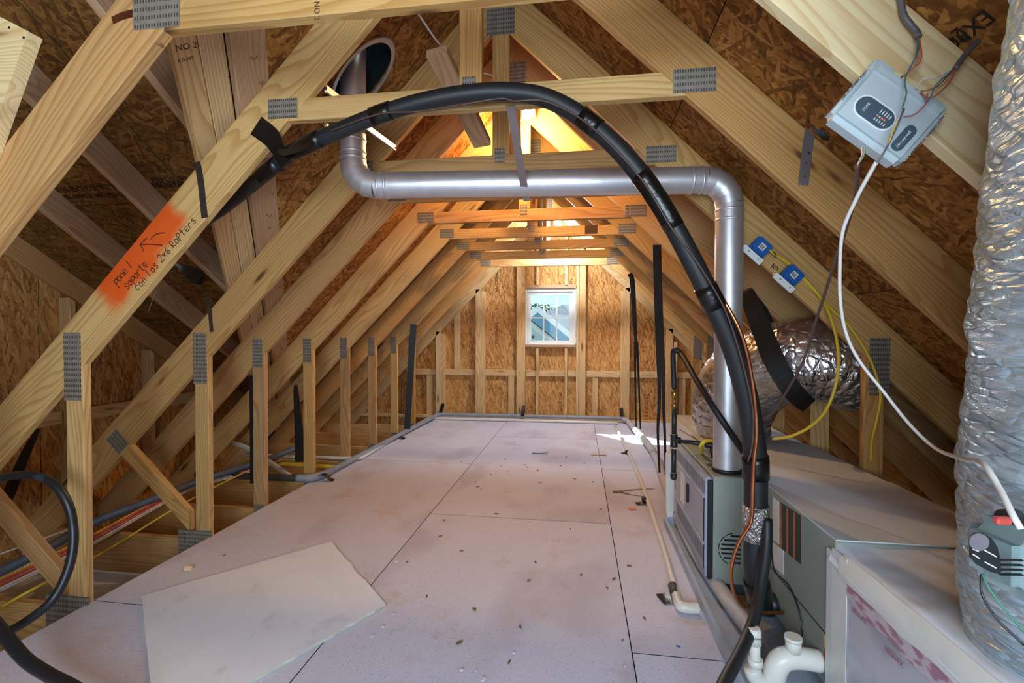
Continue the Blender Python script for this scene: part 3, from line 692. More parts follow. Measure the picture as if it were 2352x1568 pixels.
# ================================================================== TRUSSES
TL = ['pine roof truss nearest the camera, carrying the white control box', 'roof truss with orange sprayed, handwritten left chord', 'roof truss right behind the horizontal flue, carrying two blue boxes',
      'roof truss one bay behind the flue, just in front of the lamp', 'roof truss holding the glowing bulb at its ridge', 'roof truss whose collar beam has a dark smudge near its right end',
      'roof truss third from the gable window wall', 'roof truss second from the gable window wall', 'roof truss closest to the gable window wall']
def nplate(c, w, h, y, e, ang=0., name='nail_plate'):
    ex = V((math.cos(ang), 0, math.sin(ang))); ez = V((-math.sin(ang), 0, math.cos(ang)))
    return obox(name, (c[0], y-.0012, c[1]), ex, ez, (w, .0024, h), 'nail_plate', e)
TR = []
def lx(px, py, y): q = at(px, py, Y=y); return q
paint = None
for i, yf in enumerate(YT):
    y = yf-TH/2; yn = yf-TH
    e = thing('roof_truss', (XRG, y, -.02), TL[i], 'roof truss', 'roof trusses in a row'); TR.append(e)
    mat = 'lumber'
    x0 = -3.40; a = V((x0, y, lowz(x0)))+NL*CW/2; b = V((XRG-.0005, y, 0)); b.z = ZRG+VL/2
    m_l = 'lumber_paint' if i == 1 else mat
    if i == 1:
        def loc(px, py):
            q = at(px, py, Y=yn)-a; return q.dot(DL), q.dot(NL)
        xs = [loc(232, 705)[0], loc(432, 500)[0]]
        mat_lumber('lumber_paint', PINE, paint=(xs[0]+.02, xs[1], -.045, .2, sr(232, 86, 12)))
    board('chord', a, b, CW, TH, NL, m_l, e, cut0=(0, 0, 1), cut1=(1, 0, 0))
    x0 = 2.62; a2 = V((x0, y, lowz(x0)))+NR*CW/2; b2 = V((XRG+.0005, y, ZRG+VR/2))
    board('chord', a2, b2, CW, TH, NR, 'lumber_pale' if i == 0 else mat, e, cut0=(0, 0, 1), cut1=(1, 0, 0))
    zc = ZC+.0445
    board('collar_beam', (XL+.0445/SL, y, zc), (XR-.0445/SRT, y, zc), .089, TH, (0, 0, 1), mat, e, cut0=NL, cut1=NR)
    board('king_post', (XRG, y, ZC+.0895), (XRG, y, ZRG-.046), .089, TH, (1, 0, 0), mat, e)
    board('knee_post', (PIL-.0445, y, -.019), (PIL-.0445, y, lowz(PIL-.0445)), .089, TH, (1, 0, 0), mat, e, cut1=NL)
    board('knee_post', (PIR+.0445, y, -.019), (PIR+.0445, y, lowz(PIR+.0445)), .089, TH, (1, 0, 0), mat, e, cut1=NR)
    board('bottom_chord', (-3.40, y, -.137), (2.62, y, -.137), .234, TH, (0, 0, 1), mat, e)
    # toothed plates
    cw = .15 if i == 0 else .13
    nplate((XL-.02, ZC+.050), cw, .078 if i else .088, yn, e); nplate((XR+.03, ZC+.050), cw+.02, .085, yn, e)
    nplate((XRG, ZRG+.01), .15, .14, yn, e); nplate((XRG-.005, ZC+.085), .055, .075, yn, e)
    ph = .30 if i < 3 else .20
    nplate((PIL-.052, lowz(PIL-.05)+.02+(.02 if i < 3 else .03)), .085 if i < 3 else .07, ph, yn, e)
    nplate((PIR+.065, lowz(PIR+.05)+.0), .09, .28, yn, e)
    nplate((PIL-.045-(.05 if i in (1, 2) else 0), -.05), .22 if i in (1, 2) else .075, .17 if i in (1, 2) else .12, yn, e)
    if i in (1, 2):                              # diagonal web by the knee post
        p1 = V((-2.29, y, .085)) ; p0 = V((-2.755, y, .53))
        dd = (p1-p0).normalized(); board('diagonal_web', p0-dd*.02, p1, .089, TH, (1, 0, 1), mat, e, cut0=NL, cut1=(1, 0, 0))
        nplate((-2.77, .545), .12, .10, yn, e, math.radians(45+90))
# T5 smudge
q = at(1358, 523, Y=YT[5]-TH); obox('smudge', (q.x, YT[5]-TH-.0004, ZC+.05), (1, 0, 0), (0, 0, 1), (.11, .0006, .075), 'ink_faint', TR[5])
# writing on the painted chord
yw = YT[1]-TH-.0008; D_, U_ = DL, NL
writing('handwriting', 'pone 1', at(268, 655, Y=yw), D_, U_, .042, TR[1], adv=.5)
writing('handwriting', 'soporte', at(293, 665, Y=yw), D_, U_, .04, TR[1], adv=.53)
writing('handwriting', 'con los 2x6 RaPters', at(317, 668, Y=yw), D_, U_, .038, TR[1], adv=.6)
def on1(*pp): return [at(x, y_, Y=yw) for x, y_ in pp]
strokes('arrow', [on1((322, 562), (345, 561), (373, 563)), on1((322, 562), (330, 552), (338, 547)), on1((322, 562), (327, 570), (330, 578)), on1((345, 550), (358, 538), (378, 534))], .0018, 'ink', TR[1])
# mill stamps, knots and resin on the nearest truss
yy = YT[0]-TH-.0008
lettering('grade_stamp', 'NO 2', at(722, 3, Y=yy), (0, 0, -1), (1, 0, 0), .022, 'ink_faint', TR[0])
q = at(370, 103, Y=YT[0]-TH/2)
cyl('knot', q+V((.0, 0, -.003))+V((-.01, -.0, 0))-NL*.0, q+V((-.012, 0, .012)), .013, 'knot_wood', TR[0])
ribbon('resin_streak', [at(258, 47, Y=yy), at(290, 34, Y=yy), at(338, 24, Y=yy)], .022, .001, (0, 0, 1), 'resin', TR[0])
# staple-on board scrap nailed to the front of the nearest chord (upper left)
P = [at(98, 90, Y=YT[0]-TH-.001), at(-60, 8, Y=YT[0]-TH-.001), at(-250, 540, Y=YT[0]-TH-.001), at(-60, 537, Y=YT[0]-TH-.001)]
sc = prism('nailed_scrap_board', P, (0, -TH, 0), 'lumber_pale')
tag(sc, 'pale board end nailed on the nearest truss, upper left corner', 'board')
for px, py in ((20, 63), (54, 86), (68, 70)):
    q = at(px, py, Y=YT[0]-2*TH-.002); cyl('nail', q, q+V((0, .002, 0)), .004, 'nail', sc, 8)
# diagonal ridge brace between the second and third truss
a, b = at(1003, 118, Y=YT[1]+.06), at(1108, 330, Y=YT[2]-TH-.05)
tag(board('ridge_brace', a, b, .092, TH, (1, .2, 0), 'lumber_pink'), 'short diagonal timber brace under the ridge beside the king posts', 'brace')

# ================================================================== FLUE
FY = 2.385; FR = .062
def gored(corner, d_in, d_out, r, R, n=4):
    """segmented elbow centre line from corner-d_in*R to corner+d_out*R"""
    d_in, d_out = V(d_in), V(d_out); c = V(corner); o = c-d_in*R+d_out*R; pts = []
    for k in range(n+1):
        a = math.pi/2*k/n; pts.append(o+(-d_out)*R*math.cos(a)+d_in*R*math.sin(a))
    return pts
def hard(name, pts, r, mat, parent, seg=24):
    """mitred pipe, flat shaded between gores"""
    vs_ = []; fs = []; n = len(pts); P = [V(p) for p in pts]
    up = V((0, -1, 0))
    for i, p in enumerate(P):
        t0 = (P[i]-P[i-1]).normalized() if i else (P[1]-P[0]).normalized(); t1 = (P[i+1]-P[i]).normalized() if i < n-1 else t0
        tg = (t0+t1).normalized(); sc_ = 1/max(.5, tg.dot(t0)); up = (up-tg*up.dot(tg)).normalized(); sd = tg.cross(up)
        for k in range(seg):
            a = 2*math.pi*k/seg; vs_.append(p+up*math.cos(a)*r+sd*math.sin(a)*r*sc_)
    for i in range(n-1):
        for k in range(seg): fs.append((i*seg+k, i*seg+(k+1) % seg, (i+1)*seg+(k+1) % seg, (i+1)*seg+k))
    fs += [tuple(range(seg-1, -1, -1)), tuple(range((n-1)*seg, n*seg))]
    o = obj(name, vs_, fs, mat, parent, origin=P[0]); me = o.data
    for p in me.polygons[:-2]: p.use_smooth = True
    # sharp rings between gores
    for ed in me.edges:
        a, b = ed.vertices
        if a//seg == b//seg: ed.use_edge_sharp = True
    return o
FX = at(1673, 700, Y=FY).x; FZ = at(1300, 428, Y=FY).z; FY2 = 2.22; FX2 = at(811, 380, Y=FY2).x; FZ2 = at(880, 424, Y=FY2).z; DC = (V((FX2, FY2, FZ2))-V((FX, FY, FZ))).normalized()
flue = thing('flue_pipe', (FX, FY, .55), 'galvanized flue pipe rising from the furnace and crossing to the roof', 'flue pipe')
E1 = gored((FX, FY, FZ), (0, 0, 1), DC, FR, .115); E2 = gored((FX2, FY2, FZ2), DC, (0, 0, 1), FR, .115)
hard('riser', [(FX, FY, .54), E1[0]], FR, 'galvanized', flue); hard('elbow', E1, FR*1.02, 'galvanized', flue)
hard('cross_run', [E1[-1], E2[0]], FR, 'galvanized', flue); hard('elbow', E2, FR*1.02, 'galvanized', flue)
zroof = lowz(FX2)+VL
hard('stack', [E2[-1], (FX2, FY2, zroof+.25)], FR, 'galvanized', flue)
def ring(p, d, r, w, mat='galvanized', parent=flue, name='collar_bead'):
    p, d = V(p), V(d).normalized()
    return cyl(name, p-d*w/2, p+d*w/2, r, mat, parent, 24, prof=[(0, r*.97), (.25, r*1.035), (.75, r*1.035), (1, r*.97)])
for t in (.0, .045): ring(E1[0]-V((0, 0, .03+t)), (0, 0, 1), FR*1.01, .014); ring(E1[-1]+DC*(.02+t), DC, FR*1.01, .014)
for t in (.0, .03, .09): ring(E2[-1]+V((0, 0, .015+t)), (0, 0, 1), FR*1.01, .013)
for t in (.0, .035): ring(E2[0]-DC*(.02+t), DC, FR*1.01, .013)
ring((FX, FY, .56), (0, 0, 1), FR*1.06, .02, 'trim_black', flue, 'base_ring')
# roof boot: oval dark sleeve in the sheathing
boot = thing('roof_boot', (FX2, FY2, zroof-.05), 'dark round roof flashing boot where the flue leaves', 'flashing')
pts = []; n_ = 32
for lvl, (rr_, dz) in enumerate(((.135, -.012), (.142, .0), (.142, .22), (.075, .30))):
    for k in range(n_):
        a = 2*math.pi*k/n_; x = FX2+.055+rr_*math.cos(a); y = FY2+rr_*math.sin(a); z = (ZC+VL+SL*(x-XL)) if lvl < 3 else zroof+.28
        pts.append((x, y, (z+dz) if lvl < 3 else zroof+.36))
fs = [(i*n_+k, i*n_+(k+1) % n_, (i+1)*n_+(k+1) % n_, (i+1)*n_+k) for i in range(3) for k in range(n_)]
obj('sleeve', pts, fs, 'dark_sheet', boot, smooth=True)
pts = []
for rr_, dz in ((.132, -.004), (.150, -.004), (.150, -.012), (.132, -.012)):
    for k in range(n_):
        a = 2*math.pi*k/n_; x = FX2+.055+rr_*math.cos(a); pts.append((x, FY2+rr_*math.sin(a), ZC+VL+SL*(x-XL)+dz))
fs = [(i*n_+k, i*n_+(k+1) % n_, ((i+1) % 4)*n_+(k+1) % n_, ((i+1) % 4)*n_+k) for i in range(4) for k in range(n_)]
obj('flange_ring', pts, fs, 'galv_bright', boot)
# cut the round opening through the left sheathing
cm = mesh('cutter', [(FX2+.055+.138*math.cos(2*math.pi*(k % 32)/32), FY2+.138*math.sin(2*math.pi*(k % 32)/32), zroof+(-.5 if k < 32 else .5)) for k in range(64)], [tuple(range(31, -1, -1)), tuple(range(32, 64))]+[(k, (k+1) % 32, 32+(k+1) % 32, 32+k) for k in range(32)], 'felt')
co_ = bpy.data.objects.new('cutter', cm); COL.objects.link(co_); bpy.context.view_layer.update()
for ch_ in [c_ for c_ in rl.children]:
    ws = [ch_.matrix_world @ v.co for v in ch_.data.vertices]
    if min(v.y for v in ws) < FY2 < max(v.y for v in ws) and min(v.x for v in ws) < FX2+.18 and max(v.x for v in ws) > FX2-.1:
        md = ch_.modifiers.new('hole', 'BOOLEAN'); md.operation = 'DIFFERENCE'; md.object = co_; md.solver = 'EXACT'
        me = bpy.data.meshes.new_from_object(ch_.evaluated_get(bpy.context.evaluated_depsgraph_get())); ch_.modifiers.clear(); ch_.data = me
bpy.data.objects.remove(co_)
# stay straps of the stack
st = thing('stack_support', (FX2, FY2, FZ2+.15), 'bright galvanized stay arms bracing the flue stack to the trusses', 'pipe support')
def arm(name, p, q, w=.03, t=.01, par=st): return board(name, p, q, w, t, (0, 0, 1), 'galv_bright', par)
zc_ = at(800, 240, Y=FY2).z
ring((FX2, FY2, at(812, 265, Y=FY2).z), (0, 0, 1), FR*1.03, .03, 'galv_bright', st, 'clamp')
arm('stay_arm', at(748, 203, Y=YT[1]+.01), at(795, 238, Y=FY2-.05)); arm('stay_arm', at(840, 290, Y=FY2-.02), at(908, 340, Y=YT[2]-TH-.015))
arm('stay_arm', at(748, 288, Y=YT[1]+.08), at(790, 318, Y=FY2-.03), .022); arm('stay_arm', at(785, 325, Y=FY2), at(788, 345, Y=FY2+.05), .022)
for px, py, yy_ in ((748, 203, YT[1]), (908, 340, YT[2]-TH-.022)):
    q = at(px, py, Y=yy_); cyl('screw', q, q+V((0, -.006, 0)), .006, 'nail', st, 8)
# strap that carries the cross run
S0, S1 = at(1172, 243, Y=YT[1]-TH-.004), at(1208, 452, Y=FY-FR-.004)
hs = ribbon('pipe_hanger_strap', [S0, S0.lerp(S1, .5), S1, (S1.x+.002, FY, FZ-FR-.002)], .034, .002, (1, 0, 0), 'galv_strap', n=4)
tag(hs, 'flat grey metal strap slung around the middle of the cross flue', 'strap')

# ================================================================== AIR HANDLER
fy0, fy1, fx0, fzt = 2.289, 3.02, .615, .550
fur = thing('furnace', (.95, 2.65, .04), 'grey-green furnace cabinet lying on its side with louvred front door', 'furnace')
box('body', (fx0, fy0, .055), (1.33, fy1, fzt), 'cabinet', fur, .004)
door = box('door', (.586, fy0+.02, .065), (fx0, fy1-.01, fzt-.012), 'cabinet_door', fur, .008, 2)
box('door_edge', (.592, fy0+.004, .07), (fx0-.001, fy0+.019, fzt-.02), 'trim_black', fur, .003)
for z in (.435, .215): box('door_rib', (.578, fy0+.04, z), (.588, fy1-.04, z+.012), 'cabinet_door', door, .003)
for z0, z1 in ((.455, .515), (.125, .195)):
    for k in range(38):
        y = fy0+.045+k*.0168; box('louver_slot', (.5857, y, z0), (.5862, y+.0055, z1), 'slot', door)
box('rating_label', (.5845, fy0+.47, .245), (.5862, fy0+.57, .425), 'paper', door)
box('latch', (.575, fy0+.36, .30), (.5865, fy0+.385, .40), 'trim_black', door, .003)
box('door_slot', (.5845, fy0+.045, .10), (.5862, fy0+.058, .43), 'slot', door)
# round vent grille on the near end
gc = at(1690, 1262, Y=fy0-.001)
for k in range(7):
    z = .062-k*.0205; h_ = math.sqrt(max(0, .066**2-z*z)); box('vent_slot', (gc.x-h_, fy0-.0015, gc.z+z-.005), (gc.x+.03, fy0+.001, gc.z+z+.004), 'slot', fur, .0006)
for a0 in (100, 130, 160, 190, 220):
    P = [(gc.x+.075*math.cos(math.radians(a0+k*6)), fy0-.001, gc.z+.075*math.sin(math.radians(a0+k*6))) for k in range(5)]
    tube('vent_slot', P, .0022, 'slot', fur, n=1, seg=4)
box('side_flange', (at(1702, 1200, Y=fy0).x, fy0-.006, .06), (at(1722, 1200, Y=fy0).x, fy0-.0005, .545), 'cabinet', fur, .002)
for k in range(5): box('top_slot', (.635, 2.455+k*.012, fzt-.0005), (.69, 2.46+k*.012, fzt+.001), 'slot', fur)
tube('gas_tail', [at(1612, 1042, Z=fzt)+V((0, 0, 0)), at(1610, 1022, Y=2.60), at(1625, 1012, Y=2.6), at(1645, 1014, Y=2.6)], .009, 'yellow_cable', fur, n=5, seg=8)
tube('control_wire', [at(1560, 985, Y=3.0), at(1600, 1010, Y=2.85), at(1640, 1040, Y=2.6)], .003, 'grey_cable', fur, n=6, seg=6)
tube('control_wire', [at(1590, 1000, Y=2.9), at(1625, 1030, Y=2.75), at(1645, 1055, Y=2.55)], .003, 'black_hose', fur, n=6, seg=6)
# coil cabinet
cx0, cy0, czt = .80, 1.615, .555
coil = thing('coil_cabinet', (1.07, 1.95, .04), 'grey sheet-metal coil cabinet with warning labels beside the furnace', 'cabinet')
box('body', (cx0, cy0, .055), (1.352, fy0-.001, czt), 'cabinet', coil, .004)
box('top_cover', (cx0+.002, cy0, czt), (1.352, fy0, czt+.004), 'cabinet_top', coil)
box('door_seam', (cx0-.001, cy0+.01, .226), (cx0+.001, fy0-.01, .230), 'slot', coil)
def onface(px, py): return at(px, py, X=cx0-.0012)
def flabel(name, q, mat, par=coil):
    P = [at(x, y, X=cx0-.0006) for x, y in q]; return prism(name, P, (-.001, 0, 0), mat, par)
flabel('instruction_label', [(1775, 1140), (1790, 1152), (1790, 1250), (1774, 1238)], 'paper')
lb = flabel('warning_label', [(1791, 1152), (1840, 1184), (1840, 1296), (1791, 1256)], 'label_dark')
for x0_, x1_, y0_, y1_ in ((1791, 1795, 1154, 1258), (1806, 1810, 1164, 1270), (1822, 1826, 1175, 1284)):
    P = [at(x, y, X=cx0-.0018) for x, y in ((x0_, y0_), (x1_, y0_+3), (x1_, y1_+2), (x0_, y1_-2))]; prism('orange_bar', P, (-.0006, 0, 0), 'label_orange', coil)
flabel('wiring_label', [(1776, 1244), (1800, 1264), (1800, 1320), (1774, 1298)], 'paper')
flabel('hazard_sticker', [(1892, 1455), (1901, 1462), (1900, 1490), (1893, 1485)], 'label_yellow'); flabel('hazard_sticker', [(1893, 1492), (1903, 1498), (1903, 1522), (1894, 1520)], 'label_red')
# near plenum of foil-faced duct board
plen = thing('duct_board_plenum', (1.07, 1.15, .04), 'foil-faced duct board plenum with white taped corner, nearest the camera', 'plenum')
yn0 = .55
box('body', (.792, yn0, .05), (1.352, cy0-.002, .50), 'ductboard', plen, .004)
vs_ = []; fs = []; NX, NY = 26, 44
for j in range(NY+1):
    for i in range(NX+1):
        u, w = i/NX, j/NY; x = .786+u*.57; y = cy0+.01-w*(cy0-yn0)
        z = .548-.02*w-.022*math.sin(min(1, w*3)*math.pi)*(1-u)*.6-.018*math.exp(-((u-.5)**2)/.08)*w
        z += .006*noise.noise(V((x*6, y*4, 3)))+.0035*noise.noise(V((x*18, y*14, 1)))
        if i == 0: z -= .05
        vs_.append((x-(.003 if i == 0 else 0), y, z))
for j in range(NY):
    for i in range(NX): a = j*(NX+1)+i; fs.append((a, a+NX+1, a+NX+2, a+1))
obj('wrapped_top', vs_, fs, 'cabinet_top', plen, smooth=True)
box('corner_tape', (.7895, cy0-.085, .06), (.7915, cy0+.0, .535), 'tape_white', plen)
box('corner_tape', (.7905, cy0-.0, .06), (.7985, cy0+.035, .52), 'tape_white', plen, .002)
# tape band along the upper edge, over a strip of printed foil
vs_ = []; fs = []; n_ = 40
for k in range(n_+1):
    y = cy0-.05-k/n_*(cy0-.05-yn0); h_ = .045+.012*noise.noise(V((y*9, 0, 0))); zt_ = .512+.006*noise.noise(V((y*7, 4, 0)))
    vs_ += [(.786, y, zt_-h_), (.7835, y, zt_-h_*.4), (.787, y, zt_+.012), (.80, y, zt_+.026)]
    if k:
        for i in range(3): a = (k-1)*4+i; fs.append((a, a+1, a+5, a+4))
obj('edge_tape', vs_, fs, 'tape_white', plen, smooth=True)
vs_ = []; fs = []
for k in range(n_+1):
    y = cy0-.085-k/n_*(cy0-.085-yn0); w_ = .055+.035*noise.noise(V((y*6, 9, 0))); z1_ = .475
    vs_ += [(.7895, y, z1_-w_), (.7895, y, z1_)]
    if k: a = (k-1)*2; fs.append((a, a+1, a+3, a+2))
obj('printed_foil_strip', vs_, fs, 'foil_print', plen)
for k, (y_, z_) in enumerate(((1.45, .40), (1.30, .385), (1.15, .37), (1.0, .36))): lettering('tape_print', '181A-FX', (.7885, y_+.05, z_), (0, -1, 0), (0, 0, 1), .02, 'print_red', plen)
# far plenum past the furnace
fp = thing('supply_plenum', (1.05, 3.5, .02), 'pale foil supply plenum box behind the furnace', 'plenum')
box('body', (.74, fy1+.002, .03), (1.352, 4.05, .545), 'tape_white', fp, .01, 2)
box('top_wrap', (.80, fy1+.01, .545), (1.34, 3.95, .55), 'cabinet_top', fp)
fcov = box('top_cover', (cx0, fy0, fzt), (1.345, fy1, fzt+.006), 'cabinet_top', fur)
# drain pan
pan = thing('drain_pan', (.95, 2.0, 0), 'shallow galvanized drain pan under the furnace and coil', 'drain pan')
px_, py0_, py1_ = .535, .75, 3.11
box('tray', (px_, py0_, .001), (1.36, py1_, .004), 'pan_metal', pan)
box('rim', (px_-.002, py0_, .001), (px_+.001, py1_, .045), 'pan_metal', pan); box('rim', (px_-.002, py0_, .045), (px_+.016, py1_, .047), 'pan_metal', pan)
box('rim', (px_, py1_-.002, .001), (1.36, py1_+.001, .045), 'pan_metal', pan)
for k, y_ in enumerate((2.2, 3.06)):
    b_ = board('wood_block', (.62 if y_ < 3 else .60, y_, .024), (1.30, y_, .024), .06, .038, (0, 1, 0), 'lumber_dark')
    tag(b_, ('rough wooden support block under the near end of the furnace', 'rough wooden support block at the far end of the drain pan')[k], 'wood block', 'blocks under the furnace')
# ================================================================== REFRIGERANT LINES
ls = thing('refrigerant_line_set', at(1775, 1385, X=cx0), 'thick black insulated refrigerant line arching from coil over the collar beam', 'pipe')
PTS = [(400, 540, 2.25), (450, 515, 2.17), (500, 486, 2.08), (560, 440, 2.0), (640, 374, 1.895), (700, 335, 1.80), (780, 300, 1.765), (870, 264, 1.745), (960, 236, 1.735), (1060, 217, 1.73), (1150, 211, 1.73), (1240, 221, 1.73), (1320, 258, 1.735), (1400, 322, 1.74), (1470, 400, 1.75), (1530, 490, 1.76), (1585, 590, 1.78), (1635, 690, 1.81), (1680, 790, 1.84), (1710, 890, 1.87), (1727, 980, 1.90), (1735, 1060, 1.92), (1736, 1180, 1.93), (1735, 1290, 1.935), (1740, 1350, 1.95)]
P3 = [at(x, y, Y=yy_) for x, y, yy_ in PTS]; end = at(1785, 1386, X=cx0)
P3 += [end+V((-.06, .0, -.004)), end]
rad = [.030]*3+[.031]*3+[.0325]*7+[.036]*6+[.041]*3+[.040, .036, .036]
rad = [.029, .029, .029, .029, .030, .031, .031, .031, .032, .032, .033, .033, .0335, .034, .035, .035, .036, .037, .038, .039, .040, .042, .042, .042, .042, .040, .037]
tube('insulation', P3, rad, 'black_rubber', ls, n=6, seg=16)
def sleeve(i0, i1, k, mat, name='tape_wrap', par=ls, bumpy=.04):
    C = cr(P3, 6); a, b = int(i0*6), int(i1*6); seg_ = C[a:b+1]
    r0 = [rad[min(len(rad)-1, (a+j)//6)]*k for j in range(len(seg_))]
    vs_, fs = sweep(seg_, r0, 18, True, lambda i, n, g: 1+bumpy*noise.noise(V((math.cos(g)*2, math.sin(g)*2, i*.8+i0))))
    return obj(name, vs_, fs, mat, par, origin=seg_[0], smooth=True)
sleeve(3.6, 4.0, 1.12, 'black_tape'); sleeve(4.5, 5.6, 1.12, 'black_tape'); sleeve(6.85, 7.35, 1.13, 'black_tape'); sleeve(12.2, 12.8, 1.1, 'black_tape'); sleeve(14.0, 15.4, 1.06, 'black_tape'); sleeve(16.7, 17.3, 1.14, 'black_tape'); sleeve(20.85, 21.35, 1.16, 'black_tape'); sleeve(23.8, 25.8, 1.12, 'black_tape', bumpy=.08)
sleeve(21.95, 22.5, 1.14, 'foil_fine', 'foil_tape', bumpy=.08)
CP = [(560, 425, 1.985), (640, 357, 1.88), (700, 321, 1.79), (780, 285, 1.755), (870, 250, 1.735), (960, 222, 1.725), (1060, 203, 1.72), (1150, 196, 1.72), (1240, 212, 1.75), (1320, 260, 1.785), (1400, 326, 1.80), (1470, 404, 1.81), (1535, 495, 1.82), (1590, 595, 1.82), (1648, 668, 1.80), (1700, 760, 1.79), (1722, 840, 1.82), (1735, 930, 1.84), (1738, 1000, 1.85), (1732, 1060, 1.86), (1729, 1130, 1.865), (1728, 1175, 1.87), (1722, 1205, 1.87), (1700, 1240, 1.88), (1685, 1280, 1.885), (1679, 1325, 1.89), (1690, 1370, 1.895), (1715, 1398, 1.90), (1750, 1406, 1.91)]
tube('copper_line', [at(x, y, Y=yy_) for x, y, yy_ in CP]+[at(1800, 1407, X=cx0)], .0068, 'copper', ls, n=5, seg=10)
WP = [(760, 300, 1.73), (870, 262, 1.70), (960, 256, 1.70), (1060, 240, 1.69), (1150, 226, 1.69), (1180, 232, 1.69), (1250, 232, 1.69), (1330, 270, 1.69), (1400, 330, 1.695), (1480, 420, 1.70), (1540, 520, 1.715), (1600, 600, 1.73), (1660, 700, 1.76), (1690, 780, 1.78), (1715, 870, 1.80), (1730, 950, 1.82), (1728, 1020, 1.84), (1718, 1060, 1.85)]
tube('control_wire', [at(x, y, Y=yy_) for x, y, yy_ in WP], .0035, 'brown_cable', ls, n=5, seg=6)
tube('thin_wire', [at(1765, 1180, Y=1.93), at(1772, 1260, Y=1.93), at(1780, 1310, X=cx0-.004), at(1812, 1345, X=cx0-.004), at(1835, 1400, X=cx0-.004), at(1843, 1450, X=cx0-.004), at(1838, 1475, X=cx0-.03)], .003, 'black_hose', ls, n=6, seg=6)
ts = ribbon('tape_hanger', [at(588, 288, Y=YT[1]-TH-.004), at(622, 315, Y=YT[1]-TH-.006), at(640, 345, Y=YT[1]-TH-.01), at(662, 372, Y=1.80)], [.085, .08, .06, .08], .002, (.62, 0, .78), 'black_tape')
tag(ts, 'black tape hanger tying the insulated line to the painted chord', 'tape')
ribbon('tape_tail', [at(640, 345, Y=YT[1]-TH-.012), at(655, 350, Y=1.78), at(690, 340, Y=1.76), at(720, 330, Y=1.75)], [.015, .03, .035, .03], .002, (0, .3, 1), 'black_tape', ts)
# second, smaller insulated hose falling in front of the cabinets to the frame's lower edge
hz_ = tube('drain_hose', [at(x, y, Y=yy_) for x, y, yy_ in ((1762, 1190, 1.90), (1760, 1260, 1.86), (1748, 1340, 1.80), (1738, 1400, 1.74), (1722, 1450, 1.68), (1700, 1500, 1.6), (1668, 1560, 1.5), (1630, 1640, 1.4))], .0195, 'black_rubber', n=6, seg=14)
tag(hz_, 'black insulated hose running down to the bottom edge beside the plenum', 'hose')
# ================================================================== GAS PIPING
gp = thing('gas_pipe', at(1548, 1100, Y=2.75), 'black iron gas pipe with tee and drip leg beside the furnace', 'gas pipe')
GX, GY = at(1548, 1010, Y=2.75).x, 2.75; gz_ = lambda py: at(1548, py, Y=GY).z
cyl('drip_leg', (GX, GY, gz_(1098)), (GX, GY, gz_(1020)), .0135, 'black_iron', gp); cyl('cap', (GX, GY, gz_(1101)), (GX, GY, gz_(1085)), .018, 'black_iron', gp, prof=[(0, .013), (.2, .018), (1, .018)])
cyl('upright', (GX, GY, gz_(1005)), (GX, GY, gz_(935)), .0135, 'black_iron', gp)
cyl('tee', (GX, GY, gz_(1026)), (GX, GY, gz_(997)), .019, 'black_iron', gp, prof=[(0, .02), (.15, .02), (.2, .018), (.8, .018), (.85, .02), (1, .02)])
hx = at(1636, 1010, Y=GY-.08).x; hy = GY-.10
cyl('nipple', (GX, GY, gz_(1010)), (hx-.01, hy, gz_(1010)), .0125, 'black_iron', gp); cyl('tee_branch', (GX, GY, gz_(1010)), (GX+.035, GY-.01, gz_(1010)), .018, 'black_iron', gp)
tube('elbow', [(hx-.035, hy+.01, gz_(1010)), (hx-.008, hy, gz_(1010)), (hx, hy, gz_(1010)-.012), (hx, hy, gz_(1010)-.04)], .018, 'black_iron', gp, n=5, seg=14)
cyl('drop', (hx, hy, fzt+.002), (hx, hy, gz_(1012)), .0125, 'black_iron', gp)
for z in (gz_(998), gz_(1028), gz_(1086)): cyl('joint_paste', (GX, GY, z-.004), (GX, GY, z+.004), .0165, 'paste', gp)
cyl('joint_paste', (hx-.05, hy+.015, gz_(1010)), (hx-.042, hy+.013, gz_(1010)), .016, 'paste', gp)
cyl('union', (GX, GY, gz_(938)), (GX, GY, gz_(890)), .014, 'brass', gp, 6, prof=[(0, .015), (.25, .015), (.26, .012), (.5, .012), (.51, .017), (.85, .017), (.86, .012), (1, .012)])
gh = tube('gas_hose', [(GX, GY, gz_(892)), at(1547, 850, Y=2.74), at(1546, 815, Y=2.72), at(1551, 803, Y=2.70), at(1568, 818, Y=2.66), at(1598, 870, Y=2.44), at(1632, 925, Y=2.27), at(1672, 985, Y=2.2), at(1706, 1035, Y=2.12), at(1722, 1060, Y=2.05)], .0145, 'black_rubber', n=7, seg=12)
tag(gh, 'slim black gas hose looping from the brass union to the line set', 'hose')
# ================================================================== FLEX DUCTS
def flexduct(name, pts, r, mat, n=14, seg=56, wr=.03, pitch=.05):
    P = cr(pts, n); L = 0; acc = [0]
    for a, b in zip(P, P[1:]): L += (b-a).length; acc.append(L)
    rr_ = r if isinstance(r, list) else [r]*len(pts)
    R = []
    for i in range(len(P)):
        k = i/(len(P)-1)*(len(rr_)-1); j = min(int(k), len(rr_)-2); R.append(rr_[j]*(1-(k-j))+rr_[j+1]*(k-j))
    def rf(i, n_, a):
        s = acc[i]; return 1+.012*math.sin(s/pitch*2*math.pi+a)+wr*noise.noise(V((math.cos(a)*2.2, math.sin(a)*2.2, s*11)))+wr*.7*noise.noise(V((math.cos(a)*1.2, math.sin(a)*1.2, s*28+5)))
    v_, f_ = sweep(P, R, seg, True, rf); return obj(name, v_, f_, mat, None, origin=V(pts[0]), smooth=True)
